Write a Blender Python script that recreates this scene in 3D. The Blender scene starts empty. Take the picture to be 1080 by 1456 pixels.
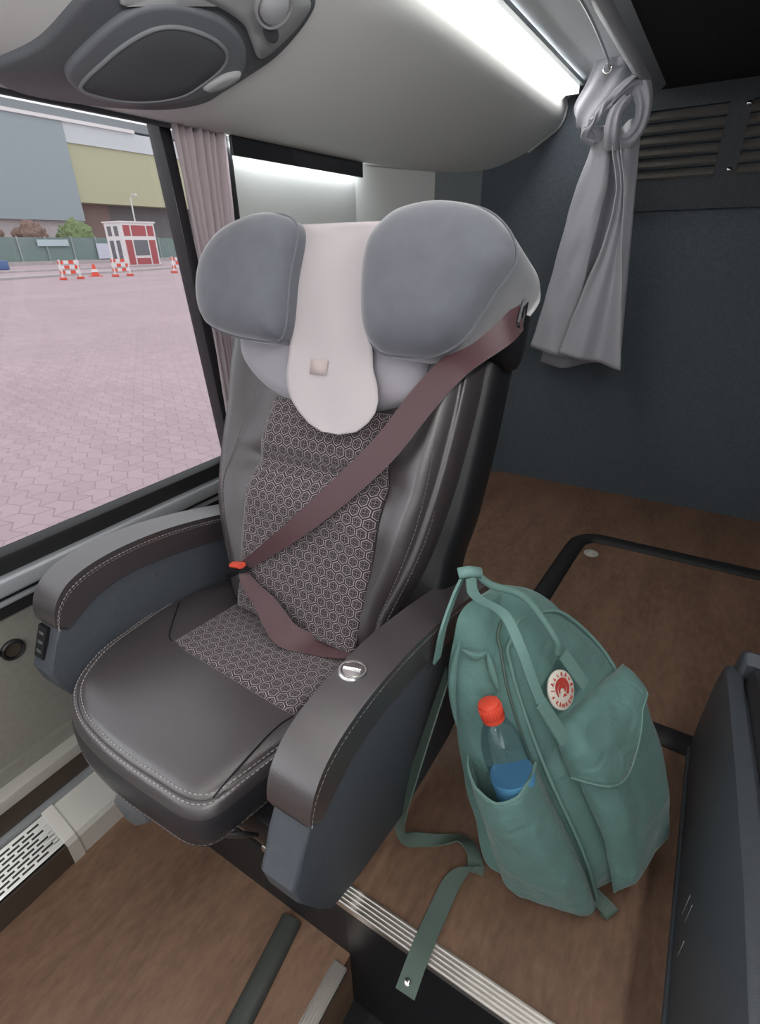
import bpy, bmesh, math, random
from mathutils import Vector, Matrix, noise
R = math.radians
random.seed(4)
scene = bpy.context.scene
col = scene.collection

# ------------------------------------------------------------------ materials
MATS = {}
def nodes_of(m):
    m.use_nodes = True
    nt = m.node_tree
    return nt, nt.nodes, nt.links
def mat(name, color, rough=.5, metal=0.0, bump=0.0, bscale=200.0, var=0.0, vscale=8.0, sheen=0.0,
        spec=.5, coat=0.0, alpha=None, emit=None, estr=0.0, sheen_rough=.4):
    if name in MATS: return MATS[name]
    m = bpy.data.materials.new(name); MATS[name] = m
    nt, N, L = nodes_of(m)
    b = N['Principled BSDF']
    b.inputs['Base Color'].default_value = (*color, 1)
    b.inputs['Roughness'].default_value = rough
    b.inputs['Metallic'].default_value = metal
    b.inputs['Specular IOR Level'].default_value = spec
    if sheen:
        b.inputs['Sheen Weight'].default_value = sheen
        b.inputs['Sheen Roughness'].default_value = sheen_rough
    if coat:
        b.inputs['Coat Weight'].default_value = coat; b.inputs['Coat Roughness'].default_value = .34
    if emit:
        b.inputs['Emission Color'].default_value = (*emit, 1)
        b.inputs['Emission Strength'].default_value = estr
    tc = N.new('ShaderNodeTexCoord')
    if var:
        n = N.new('ShaderNodeTexNoise'); n.inputs['Scale'].default_value = vscale; n.inputs['Detail'].default_value = 5
        L.new(tc.outputs['Object'], n.inputs['Vector'])
        r = N.new('ShaderNodeMapRange')
        r.inputs['From Min'].default_value = .25; r.inputs['From Max'].default_value = .75
        r.inputs['To Min'].default_value = 1 - var; r.inputs['To Max'].default_value = 1 + var
        L.new(n.outputs['Fac'], r.inputs['Value'])
        mx = N.new('ShaderNodeMix'); mx.data_type = 'RGBA'; mx.blend_type = 'MULTIPLY'
        mx.inputs[0].default_value = 1
        mx.inputs[6].default_value = (*color, 1)
        L.new(r.outputs['Result'], mx.inputs[7])
        L.new(mx.outputs[2], b.inputs['Base Color'])
    if bump:
        n = N.new('ShaderNodeTexNoise'); n.inputs['Scale'].default_value = bscale; n.inputs['Detail'].default_value = 3
        L.new(tc.outputs['Object'], n.inputs['Vector'])
        bp = N.new('ShaderNodeBump'); bp.inputs['Strength'].default_value = bump; bp.inputs['Distance'].default_value = .002
        L.new(n.outputs['Fac'], bp.inputs['Height'])
        L.new(bp.outputs['Normal'], b.inputs['Normal'])
    return m

def math_node(nt, op, a, b=None, c=None):
    n = nt.nodes.new('ShaderNodeMath'); n.operation = op
    for i, v in enumerate((a, b, c)):
        if v is None: continue
        if isinstance(v, (int, float)): n.inputs[i].default_value = v
        else: nt.links.new(v, n.inputs[i])
    return n.outputs[0]

def wrinkle(m, scale=11, dist=.010, strength=.6):
    nt, N, L = nodes_of(m); b = N['Principled BSDF']
    tc = N.new('ShaderNodeTexCoord'); n = N.new('ShaderNodeTexNoise')
    n.inputs['Scale'].default_value = scale; n.inputs['Detail'].default_value = 3; n.inputs['Distortion'].default_value = 1.4
    L.new(tc.outputs['Object'], n.inputs['Vector'])
    bp = N.new('ShaderNodeBump'); bp.inputs['Strength'].default_value = strength; bp.inputs['Distance'].default_value = dist
    L.new(n.outputs['Fac'], bp.inputs['Height'])
    if b.inputs['Normal'].is_linked: L.new(b.inputs['Normal'].links[0].from_socket, bp.inputs['Normal'])
    L.new(bp.outputs['Normal'], b.inputs['Normal'])
def hex_fabric():
    m = bpy.data.materials.new('hexagon_fabric'); nt, N, L = nodes_of(m)
    b = N['Principled BSDF']; b.inputs['Roughness'].default_value = .85
    b.inputs['Sheen Weight'].default_value = .25
    uv = N.new('ShaderNodeUVMap'); uv.uv_map = 'UVMap'
    sp = N.new('ShaderNodeSeparateXYZ'); L.new(uv.outputs['UV'], sp.inputs[0])
    P = .0265
    M = lambda *a: math_node(nt, *a)
    X = M('DIVIDE', sp.outputs[0], P); Y = M('DIVIDE', sp.outputs[1], P)
    H = math.sqrt(3)
    def cell(ox, oy):
        ax = M('SUBTRACT', M('FLOORED_MODULO', M('ADD', X, ox), 1.0), .5)
        ay = M('SUBTRACT', M('FLOORED_MODULO', M('ADD', Y, oy), H), H / 2)
        ab = M('ABSOLUTE', ax); bb = M('ABSOLUTE', ay)
        d = M('MAXIMUM', ab, M('ADD', M('MULTIPLY', ab, .5), M('MULTIPLY', bb, .866)))
        return ax, ay, d
    a = cell(0, 0); c = cell(.5, H / 2)
    sel = M('LESS_THAN', a[2], c[2])
    mixv = lambda p, q: M('ADD', M('MULTIPLY', sel, p), M('MULTIPLY', M('SUBTRACT', 1.0, sel), q))
    lx, ly, d = (mixv(a[i], c[i]) for i in range(3))
    def band(v, lo, hi): return M('MULTIPLY', M('GREATER_THAN', v, lo), M('LESS_THAN', v, hi))
    outer = band(d, .365, .435)
    inner = band(d, .245, .275)
    sx = M('LESS_THAN', M('ABSOLUTE', lx), .022); sy = M('LESS_THAN', M('ABSOLUTE', ly), .022)
    cross = M('MULTIPLY', M('MAXIMUM', sx, sy), M('LESS_THAN', d, .26))
    thin = M('MULTIPLY', M('MAXIMUM', inner, cross), .55)
    fac = M('MAXIMUM', outer, thin)
    wn = N.new('ShaderNodeTexNoise'); wn.inputs['Scale'].default_value = 900; L.new(uv.outputs['UV'], wn.inputs['Vector'])
    fac2 = M('MULTIPLY', fac, M('ADD', M('MULTIPLY', wn.outputs['Fac'], .5), .7))
    mx = N.new('ShaderNodeMix'); mx.data_type = 'RGBA'
    mx.inputs[6].default_value = (.020, .014, .017, 1); mx.inputs[7].default_value = (.36, .30, .32, 1)
    L.new(fac2, mx.inputs[0]); L.new(mx.outputs[2], b.inputs['Base Color'])
    return m

def wood_floor():
    m = bpy.data.materials.new('brown_wood_vinyl'); nt, N, L = nodes_of(m)
    b = N['Principled BSDF']; b.inputs['Roughness'].default_value = .5
    b.inputs['Specular IOR Level'].default_value = .35
    tc = N.new('ShaderNodeTexCoord')
    def noise_(scale, sx, sy, det):
        mp = N.new('ShaderNodeMapping'); mp.inputs['Scale'].default_value = (sx, sy, 1)
        L.new(tc.outputs['Object'], mp.inputs[0])
        n = N.new('ShaderNodeTexNoise'); n.inputs['Scale'].default_value = scale; n.inputs['Detail'].default_value = det
        n.inputs['Roughness'].default_value = .65
        L.new(mp.outputs[0], n.inputs['Vector']); return n
    n1 = noise_(7, 1, .25, 6); n2 = noise_(60, 1, .35, 4)
    cr = N.new('ShaderNodeValToRGB')
    cr.color_ramp.elements[0].position = .28; cr.color_ramp.elements[0].color = (.105, .058, .038, 1)
    cr.color_ramp.elements[1].position = .74; cr.color_ramp.elements[1].color = (.30, .18, .12, 1)
    M = lambda *a: math_node(nt, *a)
    f = M('ADD', M('MULTIPLY', n1.outputs['Fac'], .6), M('MULTIPLY', n2.outputs['Fac'], .4))
    L.new(f, cr.inputs[0]); L.new(cr.outputs[0], b.inputs['Base Color'])
    bp = N.new('ShaderNodeBump'); bp.inputs['Strength'].default_value = .25; bp.inputs['Distance'].default_value = .001
    L.new(n2.outputs['Fac'], bp.inputs['Height']); L.new(bp.outputs[0], b.inputs['Normal'])
    return m

def paving():
    m = bpy.data.materials.new('mauve_block_paving'); nt, N, L = nodes_of(m)
    b = N['Principled BSDF']; b.inputs['Roughness'].default_value = .75
    tc = N.new('ShaderNodeTexCoord')
    mp = N.new('ShaderNodeMapping'); mp.inputs['Rotation'].default_value = (0, 0, R(8))
    L.new(tc.outputs['Object'], mp.inputs[0])
    sp = N.new('ShaderNodeSeparateXYZ'); L.new(mp.outputs[0], sp.inputs[0])
    M = lambda *a: math_node(nt, *a)
    # zigzag blocks: shift rows by a triangle wave
    tri = M('PINGPONG', sp.outputs[0], .12)
    yy = M('ADD', sp.outputs[1], M('MULTIPLY', tri, .5))
    cb = N.new('ShaderNodeCombineXYZ'); L.new(sp.outputs[0], cb.inputs[0]); L.new(yy, cb.inputs[1])
    br = N.new('ShaderNodeTexBrick'); L.new(cb.outputs[0], br.inputs['Vector'])
    br.inputs['Scale'].default_value = 1.0
    br.inputs['Brick Width'].default_value = .24; br.inputs['Row Height'].default_value = .13
    br.inputs['Mortar Size'].default_value = .006; br.inputs['Mortar Smooth'].default_value = .4
    br.inputs['Color1'].default_value = (.44, .325, .36, 1); br.inputs['Color2'].default_value = (.49, .365, .395, 1)
    br.inputs['Mortar'].default_value = (.33, .24, .265, 1)
    n = N.new('ShaderNodeTexNoise'); n.inputs['Scale'].default_value = .35; n.inputs['Detail'].default_value = 6
    L.new(tc.outputs['Object'], n.inputs['Vector'])
    mr = N.new('ShaderNodeMapRange'); mr.inputs['To Min'].default_value = .82; mr.inputs['To Max'].default_value = 1.15
    L.new(n.outputs['Fac'], mr.inputs['Value'])
    mx = N.new('ShaderNodeMix'); mx.data_type = 'RGBA'; mx.blend_type = 'MULTIPLY'; mx.inputs[0].default_value = 1
    L.new(br.outputs['Color'], mx.inputs[6]); L.new(mr.outputs[0], mx.inputs[7])
    L.new(mx.outputs[2], b.inputs['Base Color'])
    return m

def glass_mat(name, tint=(1, 1, 1), fres=1.45, rough=0.0):
    m = bpy.data.materials.new(name); nt, N, L = nodes_of(m)
    for n in list(N):
        if n.type == 'BSDF_PRINCIPLED': N.remove(n)
    out = [n for n in N if n.type == 'OUTPUT_MATERIAL'][0]
    t = N.new('ShaderNodeBsdfTransparent'); t.inputs[0].default_value = (*tint, 1)
    g = N.new('ShaderNodeBsdfGlossy'); g.inputs['Roughness'].default_value = rough
    lw = N.new('ShaderNodeLayerWeight'); lw.inputs['Blend'].default_value = .5
    r0 = ((fres-1)/(fres+1))**2
    fac = math_node(nt, 'ADD', math_node(nt, 'MULTIPLY', math_node(nt, 'POWER', lw.outputs['Facing'], 5.0), 1-r0), r0)
    mx = N.new('ShaderNodeMixShader')
    L.new(fac, mx.inputs[0]); L.new(t.outputs[0], mx.inputs[1]); L.new(g.outputs[0], mx.inputs[2])
    L.new(mx.outputs[0], out.inputs[0])
    return m

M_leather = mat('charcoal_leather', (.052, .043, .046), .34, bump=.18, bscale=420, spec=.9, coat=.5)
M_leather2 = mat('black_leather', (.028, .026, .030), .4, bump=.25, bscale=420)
M_hex = hex_fabric()
M_velour = mat('grey_blue_velour', (.138, .146, .172), .8, bump=.2, bscale=600, sheen=.7, var=.08, vscale=30)
M_velour_l = mat('light_grey_velour', (.36, .34, .38), .8, bump=.2, bscale=600, sheen=.5)
M_cover = mat('white_nonwoven_cloth', (.52, .475, .49), .9, bump=.3, bscale=900)
M_tag = mat('peach_print', (.55, .455, .445), .9)
M_shell = mat('dark_slate_plastic', (.055, .066, .082), .55, bump=.3, bscale=900)
M_panel = mat('slate_textured_plastic', (.066, .075, .089), .5, bump=.35, bscale=700, var=.1, vscale=60)
M_black = mat('black_plastic', (.010, .010, .012), .45)
M_rubber = mat('black_rubber', (.014, .014, .015), .6, bump=.2, bscale=300)
M_belt = mat('wine_brown_webbing', (.085, .038, .044), .38, bump=.3, bscale=500, sheen=.6)
M_red = mat('red_plastic', (.75, .09, .05), .4)
M_thread = mat('pale_thread', (.42, .38, .38), .8)
M_thread_d = mat('grey_thread', (.16, .14, .15), .8)
M_chrome = mat('brushed_chrome', (.78, .77, .76), .22, 1.0)
M_alu = mat('ribbed_aluminium', (.72, .68, .64), .38, 1.0, bump=.1, bscale=300)
M_alu_d = mat('dull_aluminium', (.50, .53, .56), .4, .4)
M_rack = mat('pale_grey_moulding', (.80, .80, .78), .6, bump=.1, bscale=500)
M_psu = mat('slate_grey_housing', (.115, .122, .135), .5, bump=.2, bscale=500)
M_psu_l = mat('mid_grey_housing', (.42, .43, .44), .5)
M_psu_d = mat('dark_mesh_grille', (.10, .105, .115), .7, bump=.8, bscale=900)
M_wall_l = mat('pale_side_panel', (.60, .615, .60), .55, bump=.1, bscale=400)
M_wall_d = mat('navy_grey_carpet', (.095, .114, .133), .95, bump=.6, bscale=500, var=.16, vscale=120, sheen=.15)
M_wall_b = mat('beige_grey_lining', (.26, .25, .22), .7, bump=.3, bscale=500, var=.08, vscale=70)
M_vent = mat('charcoal_carpet', (.062, .070, .080), .95, bump=.8, bscale=450, var=.25, vscale=150)
M_ceil_d = mat('black_ceiling_fabric', (.020, .016, .018), .95, bump=.5, bscale=300, var=.3, vscale=60)
M_ceil_l = mat('pale_ceiling_panel', (.70, .74, .78), .6)
M_floor = wood_floor()
M_green = mat('frost_green_canvas', (.128, .248, .228), .8, bump=.45, bscale=500, sheen=.25, var=.10, vscale=18)
wrinkle(M_green, 11, .012, .75)
M_green_w = mat('green_webbing', (.17, .30, .275), .75, bump=.5, bscale=700)
M_olive = mat('olive_green_webbing', (.105, .15, .125), .75, bump=.5, bscale=700)
M_logo_w = mat('cream_patch', (.80, .74, .66), .6)
M_logo_r = mat('red_print', (.55, .06, .045), .6)
M_cap = mat('red_bottle_cap', (.85, .085, .045), .4)
M_glass = glass_mat('window_glass', (.94, .955, .955), 1.45)
M_glass_t = glass_mat('tinted_window_glass', (.62, .625, .625), 1.45)
M_pet = glass_mat('clear_plastic', (.80, .81, .84), 1.65, .03)
M_water = mat('blue_label', (.10, .30, .52), .5)
M_label_w = mat('pale_label_edge', (.55, .70, .80), .5)
M_curtain = mat('grey_curtain_satin', (.40, .40, .445), .6, bump=.25, bscale=500, sheen=.4)
wrinkle(M_curtain, 9, .008, .5)
M_curtain2 = mat('pink_grey_curtain', (.66, .59, .61), .75, bump=.25, bscale=500)
def translucent(m, amount=.5, color=(.6, .55, .56)):
    nt, N, L = nodes_of(m); b = N['Principled BSDF']; out = [n for n in N if n.type == 'OUTPUT_MATERIAL'][0]
    t = N.new('ShaderNodeBsdfTranslucent'); t.inputs[0].default_value = (*color, 1)
    mx = N.new('ShaderNodeMixShader'); mx.inputs[0].default_value = amount
    L.new(b.outputs[0], mx.inputs[1]); L.new(t.outputs[0], mx.inputs[2]); L.new(mx.outputs[0], out.inputs[0])
translucent(M_curtain2, .5, (.80, .72, .74))
M_wire = mat('steel_wire', (.35, .36, .38), .35, .9)
M_lamp = mat('white_led_diffuser', (.9, .9, .88), .5, emit=(1.0, .985, .95), estr=8.0)
M_lamp2 = mat('cool_led_diffuser', (.9, .9, .9), .5, emit=(.93, .98, 1.0), estr=40.0)
M_lamp3 = mat('aisle_led_diffuser', (.9, .9, .88), .5, emit=(1.0, .985, .95), estr=4.0)
M_tinted = mat('tinted_black_glass', (.02, .021, .024), .25)
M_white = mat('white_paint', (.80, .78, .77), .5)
M_redp = mat('red_panel', (.42, .10, .11), .5)
M_dglass = mat('dark_office_glass', (.16, .16, .18), .2)
M_blueb = mat('blue_grey_cladding', (.34, .395, .42), .6)
M_yel = mat('pale_yellow_cladding', (.50, .495, .33), .6)
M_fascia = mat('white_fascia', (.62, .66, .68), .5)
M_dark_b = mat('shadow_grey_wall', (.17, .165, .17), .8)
M_brownb = mat('brown_wall', (.25, .18, .16), .8)
M_band = mat('grey_reflection_band', (.25, .27, .29), .7)
M_conc = mat('pale_concrete', (.46, .42, .42), .85, var=.1, vscale=2)
M_fence = mat('green_fence_mesh', (.20, .27, .255), .8)
M_fpost = mat('grey_green_post', (.33, .38, .37), .6)
M_bush_r = mat('russet_leaves', (.26, .17, .14), .9, var=.35, vscale=2.5, bump=1, bscale=4)
M_bush_g = mat('green_leaves', (.21, .26, .13), .9, var=.35, vscale=2.5, bump=1, bscale=4)
M_blue = mat('blue_plastic_skin', (.10, .17, .36), .5)
M_sign = mat('pale_blue_board', (.50, .60, .63), .5)
M_poster = mat('white_blue_poster', (.60, .62, .72), .5)
M_brownplate = mat('bronze_metal_plate', (.13, .105, .085), .45, .6)
M_grille = mat('perforated_silver_metal', (.66, .66, .64), .4, .7)
M_nickel = mat('satin_beige_metal', (.72, .70, .65), .35, .3)

# ------------------------------------------------------------------ builders
def finish(name, bm, m, parent=None, origin=None, smooth=True, subsurf=0, auto=None):
    if origin is None:
        origin = parent.matrix_basis.translation.copy() if parent is not None and parent.get('_o') is None else Vector(parent['_o']) if parent is not None else Vector((0, 0, 0))
    origin = Vector(origin)
    bmesh.ops.recalc_face_normals(bm, faces=bm.faces)
    bmesh.ops.translate(bm, verts=bm.verts, vec=-origin)
    me = bpy.data.meshes.new(name)
    bm.to_mesh(me); bm.free()
    if smooth:
        for p in me.polygons: p.use_smooth = True
    if isinstance(m, (list, tuple)):
        for x in m: me.materials.append(x)
    else: me.materials.append(m)
    o = bpy.data.objects.new(name, me); col.objects.link(o)
    if parent is None: o.location = origin
    else: o.parent = parent
    o['_o'] = list(origin)
    if subsurf:
        s = o.modifiers.new('Subsurf', 'SUBSURF'); s.levels = subsurf; s.render_levels = subsurf
    if auto:
        me.set_sharp_from_angle(angle=R(auto))
    return o

def root(name, loc, label, cat, group=None):
    o = bpy.data.objects.new(name, None); col.objects.link(o)
    o.location = loc; o['_o'] = list(loc)
    o['label'] = label; o['category'] = cat
    if group: o['group'] = group
    o.empty_display_size = .05
    return o
def tag(o, label, cat, group=None):
    o['label'] = label; o['category'] = cat
    if group: o['group'] = group
    return o
def struct(o):
    o['kind'] = 'structure'; return o

def bbox(bm, lo, hi, bev=0.0, seg=2, mi=0):
    x0, y0, z0 = lo; x1, y1, z1 = hi
    vs = [bm.verts.new(p) for p in ((x0,y0,z0),(x1,y0,z0),(x1,y1,z0),(x0,y1,z0),(x0,y0,z1),(x1,y0,z1),(x1,y1,z1),(x0,y1,z1))]
    fs = [bm.faces.new([vs[i] for i in f]) for f in ((3,2,1,0),(4,5,6,7),(0,1,5,4),(1,2,6,5),(2,3,7,6),(3,0,4,7))]
    for f in fs: f.material_index = mi
    if bev:
        es = {e for f in fs for e in f.edges}
        bmesh.ops.bevel(bm, geom=list(es), offset=bev, segments=seg, profile=.5, affect='EDGES')
    return vs
def box(name, lo, hi, m, parent=None, bev=0.0, seg=2, origin=None):
    bm = bmesh.new(); bbox(bm, lo, hi, bev, seg)
    if origin is None and parent is None:
        origin = ((lo[0]+hi[0])/2, (lo[1]+hi[1])/2, lo[2])
    return finish(name, bm, m, parent, origin, smooth=bev > 0, auto=35 if bev > 0 else None)

def prism_bm(bm, pts, axis, a, b, bev=0.0, seg=3):
    """polygon pts (2D) in the plane normal to axis, extruded from a to b"""
    def P(p, t):
        return {'x': (t, p[0], p[1]), 'y': (p[0], t, p[1]), 'z': (p[0], p[1], t)}[axis]
    va = [bm.verts.new(P(p, a)) for p in pts]; vb = [bm.verts.new(P(p, b)) for p in pts]
    n = len(pts)
    fs = [bm.faces.new(va), bm.faces.new(list(reversed(vb)))]
    for i in range(n):
        fs.append(bm.faces.new((va[i], vb[i], vb[(i+1) % n], va[(i+1) % n])))
    if bev:
        es = list(fs[0].edges) + list(fs[1].edges)
        bmesh.ops.bevel(bm, geom=es, offset=bev, segments=seg, profile=.5, affect='EDGES')
def prism(name, pts, axis, a, b, m, parent=None, bev=0.0, seg=3, origin=None, auto=35):
    bm = bmesh.new(); prism_bm(bm, pts, axis, a, b, bev, seg)
    return finish(name, bm, m, parent, origin, auto=auto)

def crom(pts, n, closed=False):
    """Catmull-Rom resample: n samples per span"""
    pts = [Vector(p) for p in pts]; k = len(pts); out = []
    spans = k if closed else k - 1
    for i in range(spans):
        if closed:
            p0, p1, p2, p3 = pts[(i-1) % k], pts[i], pts[(i+1) % k], pts[(i+2) % k]
        else:
            p0 = pts[i-1] if i > 0 else pts[0]*2 - pts[1]
            p1, p2 = pts[i], pts[i+1]
            p3 = pts[i+2] if i+2 < k else pts[-1]*2 - pts[-2]
        for j in range(n):
            t = j / n
            out.append(.5 * ((2*p1) + (p2-p0)*t + (2*p0-5*p1+4*p2-p3)*t*t + (3*p1-p0-3*p2+p3)*t**3))
    if not closed: out.append(pts[-1].copy())
    return out

def tube_bm(bm, path, r, n=10, closed=False, caps=True, flat=1.0, up=None):
    path = [Vector(p) for p in path]; k = len(path); rings = []
    rr = r if callable(r) else (lambda t: r)
    prev = None
    for i, p in enumerate(path):
        if closed: d = path[(i+1) % k] - path[(i-1) % k]
        else: d = path[min(i+1, k-1)] - path[max(i-1, 0)]
        d.normalize()
        u = Vector(up) if up is not None else (prev if prev is not None else Vector((0, 0, 1)) if abs(d.z) < .9 else Vector((1, 0, 0)))
        s = d.cross(u)
        if s.length < 1e-6: s = d.cross(Vector((.3, .5, .8)))
        s.normalize(); u = s.cross(d).normalized(); prev = u
        q = rr(i / max(k-1, 1))
        rings.append([bm.verts.new(p + s*math.cos(a)*q + u*math.sin(a)*q*flat) for a in [2*math.pi*j/n for j in range(n)]])
    m = k if closed else k - 1
    for i in range(m):
        A, B = rings[i], rings[(i+1) % k]
        for j in range(n): bm.faces.new((A[j], A[(j+1) % n], B[(j+1) % n], B[j]))
    if caps and not closed:
        bm.faces.new(list(reversed(rings[0]))); bm.faces.new(rings[-1])
def tube(name, path, r, m, parent=None, n=10, closed=False, flat=1.0, up=None, origin=None):
    bm = bmesh.new(); tube_bm(bm, path, r, n, closed, True, flat, up)
    return finish(name, bm, m, parent, origin, auto=50)

def stitch_bm(bm, path, r=.0009, dash=.006, gap=.0035):
    path = [Vector(p) for p in path]
    L = [0]
    for a, b in zip(path, path[1:]): L.append(L[-1] + (b-a).length)
    def at(s):
        s = min(max(s, 0), L[-1])
        for i in range(len(L)-1):
            if s <= L[i+1]:
                f = (s-L[i]) / max(L[i+1]-L[i], 1e-9); return path[i].lerp(path[i+1], f)
        return path[-1]
    s = 0
    while s + dash < L[-1]:
        tube_bm(bm, [at(s), at(s+dash/2), at(s+dash)], r, 5); s += dash + gap
def stitching(name, paths, m, parent, r=.0009, dash=.006, gap=.0035):
    for p in paths:
        bm = bmesh.new(); stitch_bm(bm, p, r, dash, gap); o = finish(name, bm, m, parent)
    return o

def ribbon_bm(bm, path, widths, thick=.002):
    """path points and full width VECTORS; solid strip"""
    k = len(path); rows = []
    for i in range(k):
        p = Vector(path[i]); w = Vector(widths[i]) * .5
        d = (Vector(path[min(i+1, k-1)]) - Vector(path[max(i-1, 0)])).normalized()
        nrm = w.cross(d)
        nrm = nrm.normalized() * thick * .5 if nrm.length > 1e-9 else Vector((0, 0, thick*.5))
        rows.append([bm.verts.new(q) for q in (p-w+nrm, p+nrm*1.3, p+w+nrm, p+w-nrm, p-nrm, p-w-nrm)])
    for i in range(k-1):
        A, B = rows[i], rows[i+1]
        for j in range(6): bm.faces.new((A[j], A[(j+1) % 6], B[(j+1) % 6], B[j]))
    bm.faces.new(list(reversed(rows[0]))); bm.faces.new(rows[-1])
def ribbon(name, path, widths, m, parent=None, thick=.002, n=6, origin=None):
    P = crom(path, n); W = crom(widths, n)
    bm = bmesh.new(); ribbon_bm(bm, P, W, thick)
    return finish(name, bm, m, parent, origin, auto=40)

def dome_bm(bm, outline, fmap, rings, n=6, center=None, hf=None):
    """closed smooth outline (2D) -> stack of (scale, depth) rings -> closed solid"""
    O = [Vector((p[0], p[1], 0)) for p in outline]
    S = crom(O, n, closed=True); c = Vector((*center, 0)) if center else sum(S, Vector()) / len(S)
    V = []
    for sc, d in rings:
        row = []
        for p in S:
            q = c + (p-c)*sc
            dd = d + (hf(q.x, q.y, sc) if hf else 0)
            row.append(bm.verts.new(fmap(q.x, q.y, dd)))
        V.append(row)
    N = len(S)
    for A, B in zip(V, V[1:]):
        for j in range(N): bm.faces.new((A[j], A[(j+1) % N], B[(j+1) % N], B[j]))
    for row, (sc, d), rev in ((V[0], rings[0], True), (V[-1], rings[-1], False)):
        dd = d + (hf(c.x, c.y, 0) if hf else 0)
        cv = bm.verts.new(fmap(c.x, c.y, dd))
        for j in range(N):
            f = (row[j], row[(j+1) % N], cv)
            bm.faces.new(f if not rev else tuple(reversed(f)))
def dome(name, outline, fmap, rings, m, parent=None, n=6, center=None, hf=None, origin=None):
    bm = bmesh.new(); dome_bm(bm, outline, fmap, rings, n, center, hf)
    return finish(name, bm, m, parent, origin)

def sheet(name, fn, nu, nv, m, parent=None, thick=0.0, uvs=None, origin=None, closed_u=False):
    """grid fn(s,t)->Vector, s,t in 0..1; solidified along local normal by extruding"""
    bm = bmesh.new()
    G = [[bm.verts.new(fn(i/nu, j/nv)) for i in range(nu+1)] for j in range(nv+1)]
    lay = bm.loops.layers.uv.new('UVMap') if uvs else None
    idx = {}
    for j in range(nv+1):
        for i in range(nu+1): idx[G[j][i]] = (i/nu, j/nv)
    for j in range(nv):
        for i in range(nu):
            f = bm.faces.new((G[j][i], G[j][i+1], G[j+1][i+1], G[j+1][i]))
            if uvs:
                for l in f.loops: l[lay].uv = uvs(*idx[l.vert])
    o = finish_sheet(name, bm, m, parent, origin, thick)
    return o
def finish_sheet(name, bm, m, parent, origin, thick):
    if origin is None:
        origin = Vector(parent['_o']) if parent is not None else Vector((0, 0, 0))
    origin = Vector(origin)
    bmesh.ops.translate(bm, verts=bm.verts, vec=-origin)
    me = bpy.data.meshes.new(name); bm.to_mesh(me); bm.free()
    for p in me.polygons: p.use_smooth = True
    me.materials.append(m)
    o = bpy.data.objects.new(name, me); col.objects.link(o)
    if parent is None: o.location = origin
    else: o.parent = parent
    o['_o'] = list(origin)
    if thick:
        s = o.modifiers.new('Solidify', 'SOLIDIFY'); s.thickness = thick; s.offset = 0
    return o

def lathe_bm(bm, base, axis, prof, n=24):
    base = Vector(base); ax = Vector(axis).normalized()
    s = ax.cross(Vector((0, 0, 1)) if abs(ax.z) < .9 else Vector((1, 0, 0))).normalized(); u = ax.cross(s)
    rows = []
    for r, h in prof:
        rows.append([bm.verts.new(base + ax*h + (s*math.cos(a) + u*math.sin(a))*max(r, 1e-5)) for a in [2*math.pi*j/n for j in range(n)]])
    for A, B in zip(rows, rows[1:]):
        for j in range(n): bm.faces.new((A[j], A[(j+1) % n], B[(j+1) % n], B[j]))
    bm.faces.new(list(reversed(rows[0]))); bm.faces.new(rows[-1])
def lathe(name, base, axis, prof, m, parent=None, n=24, origin=None):
    bm = bmesh.new(); lathe_bm(bm, base, axis, prof, n)
    return finish(name, bm, m, parent, origin, auto=40)

# ------------------------------------------------------------------ camera
f_px = 731.4
cam = bpy.data.cameras.new('camera'); camo = bpy.data.objects.new('camera', cam); col.objects.link(camo)
cam.sensor_fit = 'VERTICAL'; cam.sensor_height = 36; cam.lens = 36 * f_px / 1456
cam.clip_start = .02; cam.clip_end = 500
yaw, pit, rol = R(31.73), R(27.2), R(-.95)
fw = Vector((-math.sin(yaw)*math.cos(pit), math.cos(yaw)*math.cos(pit), -math.sin(pit)))
rt = Vector((math.cos(yaw), math.sin(yaw), 0)); up = rt.cross(fw)
rt2 = rt*math.cos(rol) + up*math.sin(rol); up2 = -rt*math.sin(rol) + up*math.cos(rol)
Mx = Matrix((rt2, up2, -fw)).transposed().to_4x4(); Mx.translation = (0, 0, 1.2)
camo.matrix_world = Mx
scene.camera = camo

# ------------------------------------------------------------------ setting: floors, walls, ceilings
XW = -1.22                      # window wall, inner face
def structbox(name, lo, hi, m, bev=0): return struct(box(name, lo, hi, m, bev=bev))
structbox('floor', (XW-.06, .45, -.30), (1.3, 2.86, 0), M_floor)
structbox('floor_front', (XW-.06, -2.6, -.60), (-.37, .45, -.2), M_floor)
structbox('floor_stairwell', (-.37, -2.6, -.60), (1.3, .45, -.42), M_rubber)
structbox('wall_riser', (-.372, .44, -.43), (1.3, .449, -.012), M_black)
structbox('wall_riser_front', (XW, .442, -.2), (-.372, .449, -.012), M_rubber)
structbox('wall_left', (XW-.06, -2.6, -.3), (XW, 1.95, .47), M_wall_b)
structbox('wall_right', (1.24, -.9, -.60), (1.3, 2.86, 1.86), M_wall_d)
structbox('wall_right_lower', (1.24, -2.6, -.60), (1.3, -.9, .80), M_wall_l)
structbox('wall_right_upper', (1.24, -2.6, 1.55), (1.3, -.9, 1.86), M_wall_l)
structbox('wall_front_lower', (XW-.06, -2.66, -.60), (1.3, -2.6, .60), M_wall_l)
structbox('wall_front_upper', (XW-.06, -2.66, 1.68), (1.3, -2.6, 1.95), M_wall_l)
structbox('wall_front_left', (XW-.06, -2.66, .60), (-1.12, -2.6, 1.68), M_wall_l)
structbox('wall_front_right', (1.12, -2.66, .60), (1.3, -2.6, 1.68), M_wall_l)
structbox('wall_rear', (-.90, 2.80, -.02), (1.3, 2.86, 1.86), M_wall_d)
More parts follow.
